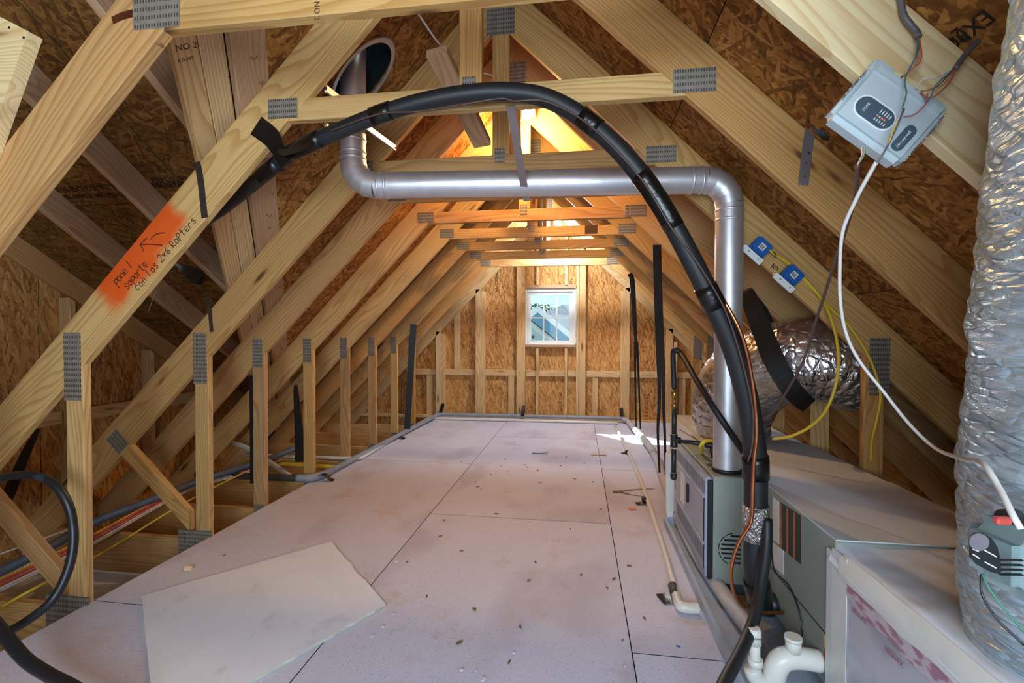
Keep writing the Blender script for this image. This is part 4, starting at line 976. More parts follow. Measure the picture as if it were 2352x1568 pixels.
fd = flexduct('flex_duct', [(1.0, 3.22, .545), (.975, 3.22, .67), (.975, 3.18, .80), (1.02, 3.08, .93), (1.12, 2.95, 1.03), (1.27, 2.84, 1.065), (1.42, 2.80, 1.03), (1.53, 2.80, .96)], [.20, .24, .25, .245, .235, .225, .215, .205], 'foil')
tag(fd, 'silver foil flexible duct bending behind the blue boxes', 'duct')
fd2 = flexduct('flex_duct', [(1.06, 1.10, .46), (1.05, 1.09, .62), (1.035, 1.07, .80), (1.01, 1.03, 1.0), (.98, .97, 1.18), (.93, .89, 1.36), (.86, .78, 1.52), (.77, .63, 1.66), (.67, .47, 1.76), (.60, .34, 1.82)], [.205, .225, .23, .23, .23, .228, .225, .22, .22, .22], 'foil_pale', wr=.035)
tag(fd2, 'large silver wrapped duct standing at the right edge of the photo', 'duct')
sd = ribbon('duct_strap', [at(1708, 668, Y=2.99), at(1716, 676, Y=2.86), at(1745, 745, Y=2.76), at(1775, 820, Y=2.66), at(1808, 880, Y=2.615), at(1835, 912, Y=2.62), at(1858, 932, Y=2.66)], [.06, .085, .10, .105, .10, .095, .085], .002, [(1, 0, .6), (1, -.1, .5), (1, .0, .5), (1, 0, .6)], 'black_strap')
tag(sd, 'wide black strap slung round the foil duct behind the blue boxes', 'strap')
ribbon('back_loop', [at(1714, 672, Y=2.95), at(1745, 712, Y=2.98), at(1770, 765, Y=3.0)], [.06, .08, .09], .002, (1, 0, .4), 'black_strap', sd)
# ================================================================== CONTROLS ON THE RIGHT
def stadium(name, c, ex, ez, L, W, t, mat, parent, n=10):
    ex, ey, ez = frame(ex, ez); P = []
    for s_, a0 in ((1, -90), (-1, 90)):
        for k in range(n+1):
            a = math.radians(a0+180*k/n); P.append(V(c)+ex*(s_*(L-W)/2+math.cos(a)*W/2)+ez*(math.sin(a)*W/2))
    return prism(name, P, -V((0, 1, 0)) * t, mat, parent)
zc0 = V((.676, 1.192, 1.694)); zx = V((.772, 0, -.635)).normalized(); zz_ = V((.635, 0, .772)).normalized()
zp_ = thing('zone_control_panel', zc0, 'pale grey plastic control box hanging on the nearest right chord', 'control box')
obox('housing', zc0, zx, zz_, (.192, .05, .150), 'white_plastic', zp_, .012, 3)
obox('wire_cover', zc0+zz_*.058+V((0, -.006, 0)), zx, zz_, (.19, .05, .034), 'white_plastic', zp_, .012, 3)
for s_ in (-1, 1): obox('terminal_block', zc0+zz_*.078+zx*(.07*s_)+V((0, .004, 0)), zx, zz_, (.05, .03, .03), 'white_plastic', zp_, .006, 2)
yz = V((0, -.0255, 0))
dc_ = zc0+yz+at(2010, 257, Y=1.165)-at(2045, 254, Y=1.165)
stadium('display_bezel', dc_, zx, zz_, .098, .052, .002, 'white_gloss', zp_); dsp = stadium('display', dc_+V((0, -.002, 0)), zx, zz_, .09, .044, .001, 'panel_dark', zp_)
lettering('display_text', 'ZONE', dc_+V((0, -.0032, 0))-zx*.02-zz_*.012, zz_, -zx, .008, 'paper', zp_)
for k in range(5):
    c = dc_+V((0, -.0034, 0))+zx*(.008+k*.006)-zz_*.002; obox('indicator', c, zx, zz_, (.0028, .001, .0028), ('led_red', 'led_green', 'led_red', 'led_red', 'panel_dark')[k], zp_)
    obox('indicator_text', c+zz_*.011, zx, zz_, (.0022, .0006, .009), 'paper', zp_); obox('indicator_text', c-zz_*.009, zx, zz_, (.0022, .0006, .006), 'paper', zp_)
lc_ = zc0+yz+at(2078, 315, Y=1.165)-at(2045, 254, Y=1.165)
stadium('name_badge', lc_, zz_, -zx, .064, .025, .0015, 'panel_dark', zp_)
lettering('badge_text', 'Honeywell', lc_+V((0, -.0022, 0))-zz_*.024+zx*.003, zz_, -zx, .0098, 'paper', zp_)
ribbon('foil_tape', [zc0+zx*.094-zz_*.075+V((0, -.02, 0)), zc0+zx*.097+V((0, -.022, 0)), zc0+zx*.094+zz_*.055+V((0, -.02, 0))], .03, .002, (.3, 1, 0), 'foil_fine', zp_)
ribbon('foil_tape', [zc0-zx*.095-zz_*.03+V((0, -.02, 0)), zc0-zx*.096+V((0, -.022, 0)), zc0-zx*.094+zz_*.04+V((0, -.02, 0))], .02, .002, (.3, 1, 0), 'foil_fine', zp_)
# small coloured conductors belonging to the box
wp = lambda *pp: [at(x, y, Y=yy_) for x, y, yy_ in pp]
def wire(mat, *pp, r=.0014): return tube('conductor', wp(*pp), r, mat, zp_, n=5, seg=5)
wire('green_wire', (2110, 82, 1.19), (2108, 120, 1.16), (2085, 165, 1.15), (2078, 190, 1.14), (2082, 215, 1.13), (2072, 250, 1.13))
wire('orange_wire', (2110, 82, 1.19), (2112, 125, 1.155), (2095, 160, 1.15), (2072, 175, 1.17)); wire('red_cable', (2111, 82, 1.19), (2116, 135, 1.16), (2090, 162, 1.15), (2070, 178, 1.17)); wire('blue_wire', (2109, 82, 1.19), (2103, 130, 1.155), (2082, 170, 1.15), (2070, 176, 1.17))
wire('orange_wire', (2196, 155, 1.17), (2165, 195, 1.15), (2132, 205, 1.14), (2112, 215, 1.16)); wire('red_cable', (2196, 155, 1.17), (2180, 190, 1.15), (2140, 225, 1.13), (2115, 215, 1.16)); wire('blue_wire', (2194, 156, 1.17), (2150, 195, 1.14), (2136, 225, 1.125), (2105, 260, 1.12), (2075, 268, 1.13)); wire('white_cable', (2190, 158, 1.17), (2150, 180, 1.15), (2120, 182, 1.15), (2104, 205, 1.165)); wire('green_wire', (2193, 157, 1.17), (2150, 200, 1.15), (2115, 210, 1.165)); wire('red_cable', (2130, 215, 1.14), (2125, 240, 1.12), (2098, 265, 1.12), (2078, 268, 1.13))
wire('white_cable', (2072, 255, 1.13), (2050, 300, 1.12), (2042, 330, 1.12), (2015, 370, 1.13)); wire('orange_wire', (2070, 262, 1.13), (2046, 310, 1.12), (2035, 340, 1.12), (2014, 372, 1.13)); wire('yellow_cable', (2068, 265, 1.13), (2050, 305, 1.115), (2038, 335, 1.12), (2013, 374, 1.13)); wire('grey_cable', (2076, 250, 1.13), (2055, 300, 1.12), (2030, 350, 1.12), (2012, 376, 1.13), r=.0022)
for k, mt in enumerate(('white_cable', 'red_cable', 'blue_wire', 'yellow_cable', 'green_wire')): wire(mt, (1978+k*2, 330, 1.2), (1979+k*1.5, 355, 1.19), (1969+k*.6, 378, 1.18))
def cable(name, mat, r, lab, *pp, cat='cable'): return tag(tube(name, wp(*pp), r, mat, n=7, seg=8), lab, cat)
cable('control_cable', 'white_cable', .0043, 'long white cable hanging from the control box to the damper motor', (2013, 372, 1.13), (1990, 412, 1.16), (1965, 460, 1.2), (1936, 530, 1.26), (1929, 610, 1.32), (1931, 700, 1.38), (1945, 770, 1.42), (1975, 830, 1.44), (2030, 900, 1.43), (2090, 975, 1.38), (2150, 1030, 1.30), (2215, 1054, 1.02), (2255, 1062, .86), (2295, 1120, .80), (2325, 1180, .76), (2345, 1215, .75))
cable('control_cable', 'brown_cable', .0045, 'thin brown cable hanging from the control box behind the line set', (1969, 378, 1.18), (1966, 440, 1.24), (1945, 520, 1.36), (1905, 640, 1.54), (1870, 750, 1.70), (1845, 830, 1.80), (1812, 890, 1.90), (1778, 945, 2.0), (1745, 968, 2.06))
cable('cable', 'grey_cable', .0068, 'grey cable hanging in from the top edge above the control box', (2062, -60, 1.18), (2069, 0, 1.2), (2076, 35, 1.2), (2092, 58, 1.2), (2104, 72, 1.2), (2110, 84, 1.19))
cable('cable', 'grey_cable', .0062, 'twisted grey cable crossing the upper right corner beside the duct', (2330, -40, 1.2), (2318, 12, 1.2), (2300, 45, 1.195), (2262, 82, 1.19), (2235, 105, 1.185), (2210, 135, 1.18), (2194, 158, 1.17))
# blue relay boxes on the chord
for k, (px, py) in enumerate(((1746, 568), (1818, 632))):
    c = at(px, py, Y=2.478); bx_ = V((1, 0, -.96)).normalized(); bz_ = V((.96, 0, 1)).normalized()
    rb = thing('relay_box', c, ['upper blue plastic junction box beside the vertical flue', 'lower blue plastic junction box on the chord with yellow cable'][k], 'junction box', 'blue boxes on the chord')
    obox('housing', c, bx_, bz_, (.085, .05, .072), 'blue_plastic', rb, .006, 2)
    obox('barcode_label', c+V((0, -.0257, 0))+bx_*.002, bx_, bz_, (.03, .001, .03), 'paper', rb)
    for j in range(4): obox('barcode_bar', c+V((0, -.0264, 0))+bx_*(-.007+j*.0058)-bz_*.001, bx_, bz_, (.0026 if j % 2 else .0036, .0006, .019), 'label_dark', rb)
    obox('bracket', c-bz_*.046+V((0, -.004, 0))-bx_*.005, bx_, bz_, (.115, .05, .005), 'white_gloss', rb, .001)
    obox('bracket_lip', c-bz_*.06+V((0, -.026, 0))-bx_*.005, bx_, bz_, (.115, .004, .03), 'white_gloss', rb, .001)
    for s_ in (-1, 1): q = c-bz_*.058+bx_*(.03*s_)+V((0, -.028, 0)); cyl('screw', q, q+V((0, -.003, 0)), .003, 'nail', rb, 8)
writing('handwriting', 'Am', at(1770, 616, Y=2.5225), V((1, 0, -.35)), V((.35, 0, 1)), .032, TR[2], adv=.55)
cable('nm_cable', 'yellow_cable', .0068, 'yellow electrical cable looping from the blue boxes to the cabinet top', (1765, 572, 2.46), (1780, 584, 2.48), (1812, 604, 2.50), (1850, 642, 2.50), (1882, 680, 2.48), (1905, 720, 2.42), (1921, 775, 2.36), (1926, 830, 2.32), (1918, 890, 2.30), (1895, 945, 2.32), (1860, 980, 2.38), (1815, 1002, 2.45), (1775, 1008, 2.52))
cable('nm_cable', 'yellow_cable', .0062, 'yellow electrical cable running down beside the right knee post', (1770, 576, 2.47), (1812, 608, 2.505), (1855, 652, 2.505), (1905, 705, 2.505), (1950, 748, 2.50), (1990, 808, 2.495), (2012, 860, 2.49), (2023, 910, 2.49), (2015, 960, 2.495), (2003, 1010, 2.50), (2000, 1060, 2.505))
tube('cable_tie', wp((1776, 578, 2.455), (1782, 584, 2.45), (1778, 592, 2.455)), .002, 'black_tape', None, n=3, seg=5)
o_ = bpy.data.objects.get('cable_tie'); tag(o_, 'tiny black tie holding the yellow cables together', 'cable tie')
# metal straps nailed on chords
def mstrap(lab, pts, w=.032, mat='grey_strap_dark'): return tag(ribbon('metal_strap', pts, w, .002, (1, 0, 0), mat, n=3), lab, 'metal strap')
ms = mstrap('grey metal strap end nailed to the right chord under the torn hole', wp((1862, 292, YT[1]-TH-.003), (1855, 340, YT[1]-TH-.0025), (1845, 425, YT[1]-TH-.0025)), .034, 'galv_strap')
for px, py in ((1858, 352), (1852, 375), (1848, 405)): q = at(px, py, Y=YT[1]-TH-.004); cyl('nail', q, q+V((0, -.002, 0)), .003, 'nail', ms, 8)
mstrap('dark perforated metal strap hanging down the painted chord', wp((452, 372, YT[1]-TH-.003), (460, 410, YT[1]-TH-.003), (470, 500, YT[1]-TH-.003)), .028)
mstrap('twisted dark strap hanging by the second left post', wp((474, 672, YT[2]-TH-.004), (480, 700, YT[2]-TH-.004), (486, 762, YT[2]-TH-.004)), .022)
# torn hole in the right roof
pp = [at(x, y, Y=2.02) for x, y in ((1862, 286), (1880, 300), (1890, 296), (1898, 308), (1906, 316), (1902, 324), (1890, 320), (1876, 308))]
MRi = MR.inverted()
def onroof(px, py, off=-.0135):
    o = V((0, 0, CH)); d = ray(px, py); lo, ld = MRi @ o, MRi.to_3x3() @ d; t = (off-lo.z)/ld.z; return MR @ (lo+ld*t)
tag(prism('torn_paper_hole', [onroof(x, y) for x, y in ((1862, 286), (1880, 300), (1890, 296), (1898, 308), (1906, 316), (1902, 324), (1890, 320), (1876, 308))], MR.to_3x3() @ V((0, 0, -.001)), 'black_tape'), 'ragged black torn felt showing by the grey strap on the right', 'felt scrap')
for px, py, tx in ((2200, 60, '24/16'), (2260, 20, 'EXPOSURE 1')):
    q = onroof(px, py, -.0138); lettering('mill_stamp', tx, q, MR.to_3x3() @ V((0, 1, 0)), MR.to_3x3() @ V((1, 0, 0)), .05, 'ink', rr)
# damper motor at the foot of the big duct
dm = thing('damper_motor', at(2285, 1330, Y=.84), 'dusty grey-green damper motor with black dial face on the big duct', 'motor')
c = at(2300, 1272, Y=.84); ax = V((1, .05, 0))
obox('housing', c+V((.06, 0, 0)), (1, .12, 0), (0, 0, 1), (.17, .11, .105), 'actuator', dm, .022, 3)
P = [at(x, y, Y=.776) for x, y in ((2226, 1232), (2236, 1222), (2254, 1222), (2272, 1232), (2286, 1254), (2293, 1282), (2294, 1316), (2270, 1310), (2240, 1294), (2226, 1278))]
prism('dial_face', P, (0, -.004, 0), 'actuator_face', dm)
q = at(2246, 1243, Y=.771); cyl('dial', q, q+V((0, -.003, 0)), .0125, 'grey_cable', dm, 20)
for (a_, b_) in (((2234, 1260), (2248, 1266)), ((2256, 1260), (2288, 1278)), ((2234, 1272), (2250, 1282)), ((2262, 1290), (2288, 1304))):
    strokes('dial_mark', [wp((*a_, .7715), (*b_, .7715))], .0009, 'paper', dm)
for k in range(4): q = at(2322, 1286+k*11, Y=.775); obox('cooling_slot', q, (1, .12, 0), (0, 0, 1), (.032, .004, .0018), 'slot', dm)
obox('manual_lever', at(2302, 1195, Y=.80), (1, .1, 0), (0, 0, 1), (.022, .012, .012), 'red_plastic', dm, .003)
cyl('damper_shaft', c+V((.05, .03, 0)), (1.04, 1.08, c.z), .012, 'galv_strap', dm)
cyl('shaft_clamp', at(2308, 1200, Y=.84), at(2340, 1198, Y=.84), .02, 'trim_black', dm)
cable('motor_wire', 'green_wire', .0016, 'thin green wire trailing from the damper motor', (2256, 1318, .78), (2268, 1345, .77), (2300, 1390, .76), (2352, 1450, .74), cat='wire')
cable('motor_wire', 'black_hose', .0016, 'thin black wire trailing from the damper motor', (2254, 1318, .78), (2256, 1365, .77), (2290, 1420, .76), (2352, 1482, .74), cat='wire')

# ================================================================== HANGING BLACK STRAPS
def hstrap(lab, pts, w, side=(1, 0, 0)): return tag(ribbon('hanging_strap', pts, w, .002, side, 'black_strap', n=6), lab, 'strap', 'black hanging straps')
def vstrap(lab, pxs, y, w, legs=None, side=(1, .15, 0)):
    o = hstrap(lab, [at(a, b, Y=y) for a, b in pxs], w, side)
    for L in legs or (): ribbon('strap_tail', [at(a, b, Y=y) for a, b in L], [.028, .022, .014], .0015, side, 'black_strap', o, n=5)
    return o
vstrap('wide black strap hanging from the right chord past the gable window', [(1509, 562), (1512, 680), (1516, 800), (1519, 860)], 3.60, .062, [[(1514, 858), (1514, 930), (1511, 990), (1515, 1085)], [(1523, 858), (1524, 930), (1527, 1000), (1529, 1090)]])
vstrap('thin black strap hanging right of the gable window', [(1446, 628), (1452, 645), (1457, 720), (1461, 790)], 4.87, [.05, .05, .045, .03], [[(1459, 785), (1459, 850), (1461, 980)], [(1463, 785), (1466, 850), (1471, 985)]])
vstrap('glossy black strap hanging by the left posts near the far corner', [(950, 745), (946, 800), (940, 900), (935, 985)], 5.35, .075)
vstrap('knotted black strap hanging behind the fourth left post', [(679, 883), (680, 900), (686, 980), (690, 1060)], 3.82, [.02, .045, .07, .09])
vstrap('narrow black strap hanging behind the third left post', [(577, 862), (579, 950), (580, 1110)], 3.2, [.03, .035, .035])
vstrap('black strap hanging under the painted chord at left edge', [(88, 985), (60, 1040), (30, 1110), (10, 1160)], 2.2, [.02, .05, .065, .06])
# ================================================================== PIPES ON THE DECK
gr_ = thing('grey_drain_pipe', (-2.0, 6.5, 0), 'grey plastic pipe lying along the gable wall and left deck edge', 'pipe')
GB = [(.62, 6.53, .062), (.55, 6.59, .062), (.3, 6.6, .062), (-1.85, 6.58, .055), (-1.97, 6.55, .05), (-2.0, 6.4, .045), (-2.06, 4.9, .035), (-2.09, 3.75, .033)]
for a, b in zip(GB[1:], GB[2:]): pass
tube('run', GB, .026, 'pvc_grey', gr_, n=6, seg=14)
tube('elbow', [(-2.085, 3.80, .034), (-2.10, 3.66, .036), (-2.15, 3.575, .037), (-2.25, 3.55, .037)], .032, 'pvc_grey', gr_, n=6, seg=14)
tube('side_branch', [(-2.2, 3.555, .036), (-2.5, 3.55, .034), (-3.15, 3.55, .03)], .028, 'pipe_dark', gr_, n=4, seg=12)
tube('side_branch', [(-2.3, 3.555, .036), at(640, 1075, Y=3.75), at(598, 1048, Y=3.9), at(560, 1025, Y=4.0), at(525, 1016, Y=4.05)], .022, 'pvc', gr_, n=6, seg=12)
for px, py in ((1013, 942), (1201, 943), (1428, 943)):
    x = at(px, py, Y=6.6).x; ribbon('tape_tab', [(x, YF-.004, .19), (x, 6.63, .12), (x, 6.585, .096), (x, 6.565, .06)], .05, .002, (1, 0, 0), 'black_tape', gr_, n=4)
for px, py in ((922, 1006), (757, 1104)):
    q = at(px, py, Z=.004); ribbon('tape_tab', [q+V((-.09, 0, .05)), q+V((-.04, 0, .05)), q+V((-.0, .01, .01)), q+V((.03, .02, .004))], .05, .002, (0, 1, 0), 'black_tape', gr_, n=4)
wp_ = thing('white_drain_pipe', (.47, 3, 0), 'thin white plastic pipe circling the deck to the drain pan', 'pipe')
WQ = [at(1555, 1365, Z=.022), at(1510, 1215, Z=.022), at(1460, 1075, Z=.022), at(1412, 974, Z=.022)]
tube('run', WQ, .0165, 'pvc', wp_, n=6, seg=12)
tube('run', [WQ[-1], V((WQ[-1].x, 6.46, .022)), (.3, 6.47, .022), (-1.85, 6.44, .022), (-2.03, 6.38, .022), (-2.05, 6.2, .022), (-2.06, 5.0, .022), (-2.045, 4.35, .022), (-2.06, 4.26, .022), (-2.2, 4.24, .022), (-3.2, 4.22, .02)], .0165, 'pvc', wp_, n=6, seg=10)
tube('elbow', [at(1549, 1352, Z=.024), at(1556, 1378, Z=.024), at(1564, 1392, Z=.026), at(1585, 1396, Z=.026), at(1604, 1396, Z=.026)], [.019, .021, .023, .022, .023], 'pvc', wp_, n=6, seg=14)
tube('tape_band', [at(1545, 1345, Z=.023), at(1552, 1368, Z=.023)], .0215, 'pipe_dark', wp_, n=1, seg=14)
def patch(px, py, w, d, par, rz=0, z=.004):
    q = at(px, py, Z=z); vs_ = []; fs = []; n_ = 5
    for j in range(n_+1):
        for i in range(n_+1):
            u, v = i/n_-.5, j/n_-.5; x = u*w*(1+.2*noise.noise(V((px, j, 0)))); y = v*d*(1+.25*noise.noise(V((i, py, 0)))); ca, sa = math.cos(rz), math.sin(rz)
            vs_.append((q.x+x*ca-y*sa, q.y+x*sa+y*ca, z+.012*max(0, noise.noise(V((x*30, y*30, px))))+.03*max(0, u)*.6))
    for j in range(n_):
        for i in range(n_): a = j*(n_+1)+i; fs.append((a, a+1, a+n_+2, a+n_+1))
    return obj('tape_patch', vs_, fs, 'black_tape', par, smooth=True)
patch(1530, 1375, .06, .08, wp_, .3); patch(1472, 1156, .07, .06, wp_, .2); patch(1434, 1040, .06, .07, wp_, .1); patch(1403, 973, .05, .06, wp_); patch(1268, 966, .06, .05, wp_); patch(1003, 963, .06, .05, wp_); patch(926, 1007, .06, .06, wp_)
for px, py in ((1480, 1147), (1440, 1038)): q = at(px, py, Z=.022); tube('tape_band', [q+V((.001, -.02, 0)), q+V((-.001, .02, 0))], .0185, 'black_tape', wp_, n=1, seg=12)
ip = tube('insulated_pipe', [(.60, 6.55, .06), (.645, 6.45, .052), (.66, 6.1, .05), at(1498, 1034, Z=.05), at(1528, 1112, Z=.05), at(1556, 1182, Z=.05), at(1588, 1249, Z=.05), at(1626, 1312, Z=.05), at(1668, 1372, Z=.05), at(1704, 1420, Z=.055), at(1728, 1450, Z=.07)], [.028, .03, .034, .036, .036, .034, .034, .034, .034, .034, .032], 'pipe_cover', n=8, seg=16)
tag(ip, 'fat pale pipe running along the right deck edge past the furnace', 'pipe')
# condensate trap
tp = thing('condensate_trap', (.66, 1.64, .05), 'white plastic condensate trap with capped risers, lower right', 'drain trap')
A = at(1885, 1518, X=.798); ty = A.y
tube('trap_body', [A+V((0, 0, 0)), A+V((-.07, -.005, .008)), A+V((-.12, -.008, 0)), A+V((-.145, -.01, -.04)), A+V((-.15, -.01, -.11))], [.034, .034, .036, .036, .034], 'pvc', tp, n=6, seg=18)
B = at(1735, 1520, Y=ty-.02)
cyl('riser', B+V((0, 0, -.03)), at(1733, 1450, Y=ty-.02), .0165, 'pvc', tp, 16); cyl('riser_cap', at(1733, 1478, Y=ty-.02), at(1732, 1441, Y=ty-.02), .0215, 'pvc', tp, 16, prof=[(0, .0215), (.85, .0215), (1, .017)])
cyl('riser_collar', B+V((0, 0, -.012)), B+V((0, 0, .012)), .0225, 'pvc', tp, 16)
tube('branch', [B+V((-.01, 0, -.02)), B+V((.0, 0, -.05)), B+V((.03, 0, -.07)), A+V((-.14, -.01, -.07))], .027, 'pvc', tp, n=6, seg=14)
cyl('cleanout', at(1822, 1495, Y=ty-.01), at(1822, 1462, Y=ty-.01), .024, 'pvc', tp, 18); cyl('cleanout_cap', at(1822, 1470, Y=ty-.01), at(1822, 1461, Y=ty-.01), .027, 'pvc', tp, 18)
lettering('pipe_print', '3/4 SCH40', at(1720, 1468, Y=ty-.043), (1, 0, 0), (0, 0, 1), .009, 'ink', tp)
# ================================================================== LEFT SIDE: HOSE AND CABLES
lh = tube('loose_hose', wp((-90, 1120, 1.62), (-30, 1105, 1.62), (30, 1092, 1.62), (80, 1092, 1.62), (125, 1112, 1.62), (155, 1155, 1.62), (168, 1210, 1.62), (166, 1270, 1.60), (148, 1330, 1.57), (118, 1380, 1.53), (70, 1420, 1.50), (10, 1455, 1.48), (-60, 1480, 1.45)), .0165, 'black_hose', n=7, seg=12)
tag(lh, 'blue-black hose curling in a loop by the nearest left post', 'hose')
lh2 = tube('loose_hose', wp((-60, 1380, 1.40), (-10, 1432, 1.38), (20, 1470, 1.36), (60, 1515, 1.34), (110, 1548, 1.32), (170, 1580, 1.28), (260, 1640, 1.2)), .020, 'black_hose', n=7, seg=12)
tag(lh2, 'thick blue-black hose crossing the lower left corner', 'hose')
random.seed(11)
CL = [('white_cable', 'white'), ('white_cable', 'white'), ('yellow_cable', 'yellow'), ('white_cable', 'white'), ('grey_cable', 'grey'), ('white_cable', 'white'), ('red_cable', 'red'), ('white_cable', 'white'), ('yellow_cable', 'yellow'), ('red_cable', 'red')]
for k, (m_, nm) in enumerate(CL):
    dx_, dz_ = (k % 4)*.016-.03+random.uniform(-.004, .004), (k//4)*.014+random.uniform(-.003, .003)
    pts = [V((-2.60, .9, .0))+V((dx_, 0, dz_)), at(0, 1352, Z=.03)+V((dx_, 0, dz_)), at(215, 1245, Z=.03)+V((dx_, 0, dz_)), at(330, 1180, Z=.03)+V((dx_*.7, 0, dz_)), at(450, 1118, Z=.03)+V((dx_*.5, 0, dz_)), at(540, 1096, Z=.03)+V((dx_*1.3, .03*k, dz_)), at(600, 1075, Z=.03)+V((dx_, .04*k, dz_))]
    o = tube('electric_cable', pts, .0068, m_, n=6, seg=7)
    tag(o, nm+' electrical cable in the bundle behind the left posts', 'cable', nm+' cables of the left bundle')
cable('electric_cable', 'yellow_cable', .006, 'single yellow cable sagging apart from the bundle, left', (0, 1395, 1.75), (90, 1345, 1.83), (215, 1280, 2.25), (300, 1230, 2.5), (380, 1180, 2.7), (470, 1130, 3.0), (560, 1085, 3.4))
cable('electric_cable', 'white_cable', .004, 'thin white cable stretched above the blue conduit, left', (0, 1272, 2.1), (215, 1195, 2.5), (345, 1147, 2.9), (420, 1120, 3.2))
cd = tube('blue_conduit', [V((-2.62, .9, .085)), at(0, 1312, Z=.085), at(215, 1200, Z=.085), at(330, 1155, Z=.085), at(450, 1107, Z=.085), at(560, 1072, Z=.085), at(640, 1045, Z=.10), at(700, 1020, Z=.12)], .024, 'conduit_blue', n=7, seg=12)
tag(cd, 'dusty blue conduit running behind the left posts', 'conduit')
for k in range(4):
    tag(tube('electric_cable', [(-3.1, 4.02+k*.025, .0), (-2.6, 4.02+k*.025, -.003), (-2.17, 4.02+k*.025, -.01)], .006, 'yellow_cable', n=3, seg=6), 'yellow cable laid across the joists behind the fourth left post', 'cable', 'yellow cables across the joists')
bs = ribbon('torn_black_sheet', [at(402, 603, Y=2.75), at(425, 612, Y=2.78), at(455, 640, Y=2.80), at(462, 652, Y=2.80)], [.02, .09, .10, .03], .002, (.2, 0, 1), 'black_tape', n=5)
tag(bs, 'small torn black sheet dangling under the side gable', 'felt scrap')
cable('straw', 'chip', .0012, 'thin dry straw sticking out below the painted chord', (358, 668, 1.83), (349, 692, 1.83), (341, 715, 1.83), cat='straw')
# ================================================================== LAMP AT THE RIDGE
lp = thing('bulb_lamp', (XRG, YT[4]-TH, ZRG), 'bare glowing bulb on the ridge of the fifth truss', 'lamp')
bc = at(1210, 265, Y=3.40)
board('mounting_block', (bc.x+.02, YT[3], bc.z+.085), (bc.x+.02, YT[4]-TH, bc.z+.085), .06, .02, (1, 0, 0), 'lumber_stud', lp)
cyl('lampholder', (bc.x, 3.40, bc.z+.075), (bc.x, 3.40, bc.z+.028), .03, 'white_gloss', lp, 20)
bm = bmesh.new(); bmesh.ops.create_uvsphere(bm, u_segments=20, v_segments=12, radius=.032); me = bpy.data.meshes.new('bulb'); bm.to_mesh(me); bm.free(); me.materials.append(MATS['bulb_glow'])
me.polygons.foreach_set('use_smooth', [True]*len(me.polygons)); bo = put('bulb', me, Matrix.Translation(bc), lp); bo.visible_shadow = True
pl = bpy.data.lights.new('bulb_light', 'POINT'); pl.energy = E_BULB; pl.color = (1, .58, .22); pl.shadow_soft_size = .04
plo = bpy.data.objects.new('bulb_light', pl); COL.objects.link(plo); plo.location = bc+V((0, 0, -.075))
cable('lamp_cable', 'white_cable', .005, 'white cable looping along the ridge to the bare bulb', (960, 30, 2.2), (1003, 93, 2.35), (1040, 130, 2.6), (1062, 152, 2.8), (1110, 168, 2.95), (1150, 176, 3.0), (1190, 182, 3.2), (1212, 182, 3.4), (1217, 190, 3.42), (1215, 215, 3.42), (1212, 240, 3.41))
# fill lamp added behind the camera; no such fixture is known
lp2 = thing('bulb_lamp', (XRG, -.9, ZRG-.1), 'added fill lamp at the ridge behind the camera position', 'lamp')
cyl('lampholder', (-.4, -.9, 2.75), (-.4, -.9, 2.70), .03, 'white_gloss', lp2, 20)
pl2 = bpy.data.lights.new('rear_fill_light', 'POINT'); pl2.energy = E_REARFILL; pl2.color = (1, .86, .66); pl2.shadow_soft_size = .15
plo2 = bpy.data.objects.new('rear_fill_light', pl2); COL.objects.link(plo2); plo2.location = (-.4, -.9, 2.63)
# white lampholder near the gable end
lp3 = thing('bulb_lamp', (XRG, 5.8, ZRG), 'white lampholder under the ridge close to the gable wall', 'lamp')
lq = at(1281, 513, Y=5.8); zt3 = ZRG+.1
board('mounting_block', (lq.x, YT[7], lq.z+.03), (lq.x, YT[8]-TH, lq.z+.03), .089, TH, (1, 0, 0), 'lumber_stud', lp3)
cyl('lampholder', (lq.x, 5.8, lq.z+.012), (lq.x, 5.8, lq.z-.028), .05, 'white_gloss', lp3, 24, prof=[(0, .055), (.4, .055), (1, .035)])
pl3 = bpy.data.lights.new('gable_fill_light', 'POINT'); pl3.energy = E_FAR; pl3.color = (.80, .89, 1.0); pl3.shadow_soft_size = .08  # fill light added here; the lampholder itself does not glow
plo3 = bpy.data.objects.new('gable_fill_light', pl3); COL.objects.link(plo3); plo3.location = (lq.x, 5.8, lq.z-.09)
bm = bmesh.new(); bmesh.ops.create_uvsphere(bm, u_segments=16, v_segments=10, radius=.03); me = bpy.data.meshes.new('bulb'); bm.to_mesh(me); bm.free(); me.materials.append(MATS['white_gloss']); put('bulb', me, Matrix.Translation((lq.x, 5.8, lq.z-.045)), lp3)
